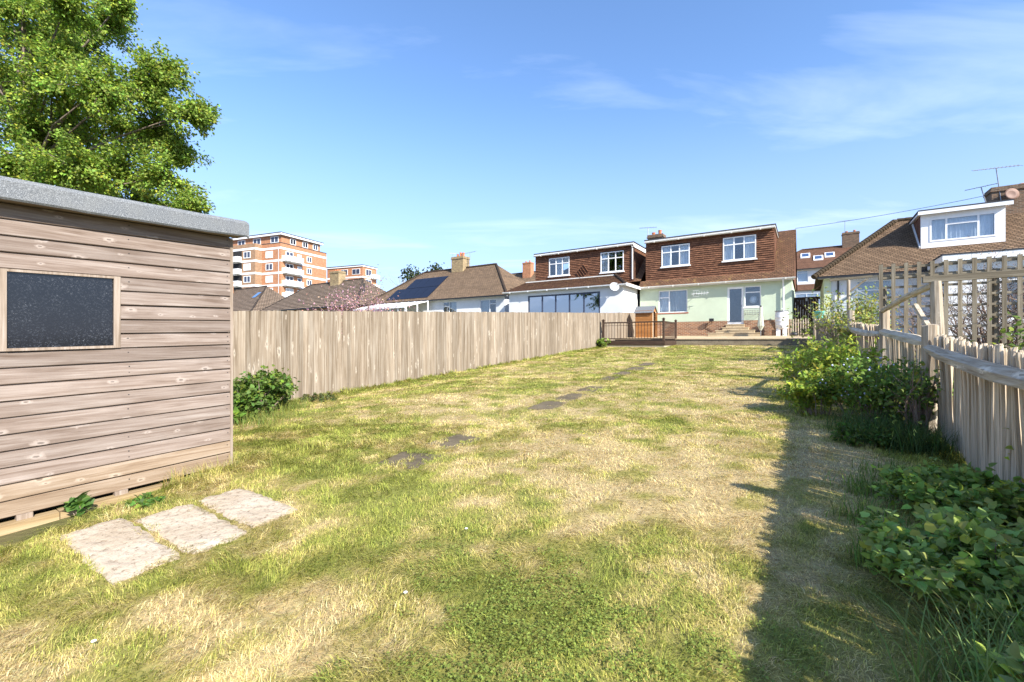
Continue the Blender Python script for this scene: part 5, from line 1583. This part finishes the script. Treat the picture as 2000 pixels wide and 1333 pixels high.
# pink blossom behind the fence
pt, tips = shrub('blossom_shrub', 'pink blossoming shrub showing over the board fence', (-13.6, 10.1, gz(10)), 22, 3.0, .85, .06, .05, (.66, .36, .42), 9, depth=2, seed=8, var=.15, rich=False)
shrub('garden_shrub', 'yellow green shrub poking over the fence beside the pink blossom', (-12.4, 10.3, gz(10)), 7, 2.6, .25, .07, .05, (.26, .26, .05), 9, depth=1, seed=9, rich=False)
# bush between shed and fence
shrub('corner_bush', 'dense dark green bush growing against the fence behind the shed', (-7.85, 3.75, gz(3.7)), 26, .72, .62, .075, .060, (.13, .21, .045), 10, seed=12)
shrub('corner_bush', 'tall pale tipped sprig rising from the bush by the fence', (-8.25, 4.30, gz(4.3)), 7, .95, .16, .065, .05, (.20, .27, .045), 8, depth=1, seed=13)
shrub('weed_clump', 'broad leaved weed clump in the grass at the shed corner', (-7.35, 3.2, gz(3.2)), 9, .40, .22, .17, .06, (.15, .25, .045), 5, depth=0, seed=14, cat='weed')
shrub('weed_clump', 'low dull weeds along the foot of the board fence', (-8.15, 5.2, gz(5.2)), 26, .20, .55, .05, .035, (.12, .14, .05), 6, depth=1, seed=15, cat='weed')
# right border
shrub('lime_bush', 'bright lime green leafy bush leaning out over the lawn edge', (.36, 8.9, gz(8.9)), 30, .95, .62, .085, .036, (.31, .39, .06), 9, seed=21, lean=(-.25, 0))
shrub('lime_bush', 'low lime green sprays at the lawn edge nearest the camera side of the bush', (.12, 7.6, gz(7.6)), 14, .62, .40, .08, .036, (.30, .38, .06), 9, seed=22, lean=(-.2, 0))
t_, tips = shrub('flowering_bush', 'dark green bush with pale blue flowers against the paling fence', (.70, 7.35, gz(7.3)), 34, .85, .55, .075, .035, (.17, .26, .05), 8, seed=23)
fm = MB()
rg = random.Random(3)
for k in range(120):
    a, dv = rg.choice(tips)
    if a.x > .95: continue
    c = Vector(a) + Vector((rg.gauss(0, .02) - .03, rg.gauss(0, .03) - .03, rg.gauss(0, .04) + .02)); s_ = rg.uniform(.008, .014)
    fm.lathe(tuple(c), [(.003, -s_), (s_, 0), (.003, s_)], 5)
fm.build('blossom', plain('pale_blue_petal', (.50, .54, .74), .8, .2, .1), t_)
shrub('climbing_rose', 'tall leafy rose stems climbing the wide fence boards', (1.02, 6.75, gz(6.7)), 12, 1.12, .25, .055, .042, (.17, .25, .06), 9, depth=1, seed=24)
shrub('bramble_patch', 'low mass of green bramble leaves in the near right corner', (.82, 3.1, gz(3.1)), 100, .50, .66, .052, .042, (.30, .41, .11), 14, depth=1, seed=25, droop=.05, cat='bramble')
shrub('bramble_patch', 'bramble leaves crowding the foot of the paling fence', (.90, 4.35, gz(4.3)), 70, .42, .52, .050, .040, (.27, .38, .09), 14, depth=1, seed=26, droop=.05, cat='bramble')
shrub('bramble_patch', 'big soft bramble leaves in the bottom right corner of the garden', (.88, 2.15, gz(2.1)), 64, .46, .45, .056, .045, (.31, .42, .12), 14, depth=1, seed=27, droop=.05, cat='bramble')
shrub('weed_clump', 'small dark weeds in the shade below the flowering bush', (.55, 6.15, gz(6.1)), 26, .30, .42, .06, .03, (.10, .17, .035), 6, depth=1, seed=28, cat='weed')


def grass_clump(name, label, pts, n_, h, w, base, cat='grass'):
    """long arching blades"""
    cx = np.array([p[0] for p in pts]).mean(); cy = np.array([p[1] for p in pts]).mean()
    k = RNG.integers(0, len(pts), n_); P = np.array(pts)[k]
    x = P[:, 0] + RNG.normal(0, P[:, 2]); y = P[:, 1] + RNG.normal(0, P[:, 2]); z = SLOPE * y - .01
    hh = h * RNG.uniform(.5, 1.2, n_); a = RNG.uniform(0, 2 * np.pi, n_); ln = RNG.uniform(.2, .95, n_)
    S_ = 5; V = []
    for i in range(S_):
        s_ = i / (S_ - 1); r_ = ln * hh * s_ ** 2 * .9; zz = hh * (s_ - .42 * ln * s_ ** 3); ww = w * (1 - s_ ** 1.5) * .5 + .0003
        cxx, cyy = x + np.cos(a) * r_, y + np.sin(a) * r_
        V += [np.stack([cxx - np.sin(a) * ww, cyy + np.cos(a) * ww, z + zz], 1), np.stack([cxx + np.sin(a) * ww, cyy - np.cos(a) * ww, z + zz], 1)]
    V = np.stack(V, 1).reshape(-1, 3)
    q = np.array([[2 * i, 2 * i + 1, 2 * i + 3, 2 * i + 2] for i in range(S_ - 1)]).reshape(-1)
    F = (np.arange(n_)[:, None] * (2 * S_) + q[None]).reshape(-1); nf_ = n_ * (S_ - 1)
    c = np.array(base)[None] * RNG.uniform(.65, 1.35, (n_, 1)) * (1 + .1 * RNG.normal(size=(n_, 3)))
    C = np.repeat(np.clip(c, 0, .9), 2 * S_, axis=0); o_ = np.array([cx, cy, SLOPE * cy])
    me = np_mesh(name, V - o_, F, np.arange(nf_) * 4, np.full(nf_, 4), M['blade'], C)
    return tag(place(name, me, o_), label, cat)


grass_clump('long_grass', 'tuft of long arching grass in the bottom right corner', [(.55, 2.25, .10), (.66, 2.0, .12), (.75, 2.4, .10)], 700, .42, .008, (.20, .27, .075))
grass_clump('long_grass', 'bright upright grass along the lawn side of the brambles', [(.38, 3.9, .10), (.42, 4.5, .10), (.62, 5.0, .12), (.36, 3.3, .06)], 900, .19, .006, (.17, .25, .05))
grass_clump('long_grass', 'long dark grass under the bush by the fence post', [(.72, 6.2, .14), (.9, 6.7, .10), (.55, 6.6, .15), (1.0, 6.0, .1)], 1500, .36, .007, (.09, .15, .04))
grass_clump('long_grass', 'soft grass tuft at the foot of the bush behind the shed', [(-7.4, 3.7, .2), (-7.0, 3.4, .2), (-7.7, 4.4, .15)], 900, .24, .006, (.22, .26, .06))
grass_clump('long_grass', 'fringe of grass along the foot of the board fence', [(-8.42, 5.5 + .8 * k, .05) for k in range(18)], 1500, .12, .006, (.26, .29, .06))
grass_clump('long_grass', 'dry grass tuft against the timber base of the shed', [(-5.08, 1.75, .05), (-5.05, 1.95, .05), (-5.06, 2.2, .06)], 330, .17, .004, (.42, .36, .12))
shrub('ground_ivy', 'broad heart shaped leaves growing at the shed base', (-5.03, 1.05, gz(1.05)), 5, .20, .09, .10, .085, (.10, .20, .045), 3, depth=0, seed=31, cat='weed')
shrub('ground_ivy', 'trailing small leaves between shed base and slabs', (-4.72, 1.42, gz(1.42)), 12, .12, .20, .05, .045, (.12, .22, .05), 5, depth=0, seed=32, cat='weed')
shrub('deck_plant', 'small leafy plant at the corner of the deck', (-8.25, 20.3, gz(20.3)), 9, .55, .30, .13, .07, (.20, .30, .06), 6, depth=1, seed=33, cat='plant')
shrub('climbing_plant', 'pale leafed climber smothering the tall post behind the fence', (1.05, 15.45, gz(15.4)), 22, 2.0, .62, .085, .05, (.33, .37, .10), 9, depth=2, seed=34, cat='climber')
shrub('climbing_plant', 'pale green leaves over the fence in front of the greenhouse', (1.10, 13.6, gz(13.5)), 14, 1.25, .45, .08, .05, (.32, .36, .09), 8, depth=2, seed=35, cat='climber')
shrub('potted_shrub', 'dark rounded shrub at the patio end beside the picket gate', (.02, 25.0, 1.62), 14, .62, .3, .06, .04, (.07, .09, .045), 8, depth=1, seed=36)
# bare shrubs behind the trellis
for i, (x, y, h_, lb) in enumerate([(2.35, 12.6, 2.6, 'bare twiggy shrub close behind the trellis'), (3.6, 13.2, 3.2, 'taller bare twiggy shrub at the right edge reaching over the dormer'), (4.6, 16.0, 3.6, 'bare shrub furthest back beyond the trellis')]):
    rg = random.Random(60 + i); t = thing('bare_shrub', lb, 'shrub', (x, y, gz(y)), 'bare shrubs behind the trellis'); mb = MB(); tp = []
    for k in range(11): a = rg.uniform(0, 6.28); twigs(mb, (x + .2 * math.cos(a), y + .2 * math.sin(a), gz(y) - .05), (math.cos(a) * .6, math.sin(a) * .6, 1), h_ * .38, .026, 4, tp, rg, .55, 5, .03, 4)
    mb.build('branches', M['twig'], t)
shrub('green_shrub', 'fresh green shrub at the right edge behind the paling fence', (2.45, 7.2, gz(7.2)), 16, 1.5, .36, .075, .055, (.15, .22, .045), 9, depth=2, seed=41)
shrub('green_shrub', 'dark low shrub at the foot of the trellis', (2.3, 9.6, gz(9.6)), 24, .95, .7, .06, .04, (.07, .11, .03), 8, depth=2, seed=42)
shrub('green_shrub', 'sunlit yellow green undergrowth behind the near palings', (1.75, 4.9, gz(4.9)), 24, .75, .6, .07, .05, (.26, .30, .05), 8, depth=1, seed=43)
shrub('leafless_hedge', 'dense brown leafless hedge tangled right behind the trellis', (3.05, 11.7, gz(11.7)), 40, 2.3, 1.0, .07, .012, (.10, .065, .045), 10, depth=2, seed=44, var=.3, rich=False)
shrub('leafless_hedge', 'dark brown tangle of twigs between trellis and white wall', (4.4, 12.6, gz(12.6)), 34, 2.1, .9, .07, .012, (.09, .06, .04), 10, depth=2, seed=45, var=.3, rich=False)
# dandelions and daisies
for i, (x, y, mt, lb) in enumerate([(-2.28, 5.0, 'yellow', 'single yellow dandelion in the middle of the lawn'), (-1.77, 1.63, 'daisy', 'white daisy in the grass in the near lawn'), (-1.95, 2.35, 'daisy', 'pale dandelion clock in the near lawn'), (-2.75, .62, 'daisy', 'white daisy at the bottom edge of the lawn')]):
    f_ = thing('lawn_flower', lb, 'flower', (x, y, gz(y)))
    MB().tube([(x, y, gz(y)), (x, y, gz(y) + .046)], .0015, 5).build('stem', M['stem'], f_)
    m_ = MB()
    for k in range(10): a = k * .628; m_.beam((x, y, gz(y) + .047), (x + .010 * math.cos(a), y + .010 * math.sin(a), gz(y) + .050), .005, .002)
    m_.build('petals', M[mt], f_)

# clover in the lush green corner of the lawn
kx = RNG.normal(-.95, .6, 15000); ky = RNG.normal(1.75, .6, 15000)
kk = (dryness(kx, ky) < .42) & (kx < .2) & (fbm(kx, ky, 6, 14, 2) > .42)
kx, ky = kx[kk], ky[kk]
kP = np.stack([kx, ky, bump_z(kx, ky) + RNG.uniform(.012, .04, len(kx))], 1)
kD = unit(len(kx)); kD[:, 2] *= .3; kN = unit(len(kx)) * .3; kN[:, 2] += 1
kc = np.array([.25, .31, .065])[None] * RNG.uniform(.7, 1.4, (len(kx), 1))
V, F, st, tt_, C = leaf_cloud(kP, kD, kN, RNG.uniform(.010, .019, len(kx)), RNG.uniform(.009, .015, len(kx)), kc)
co = place('clover', np_mesh('clover', V, F, st, tt_, M['leaf'], C), (0, 0, 0))
co['kind'] = 'stuff'; co['label'] = 'small leaved clover in the green corner of the lawn'; co['category'] = 'clover'
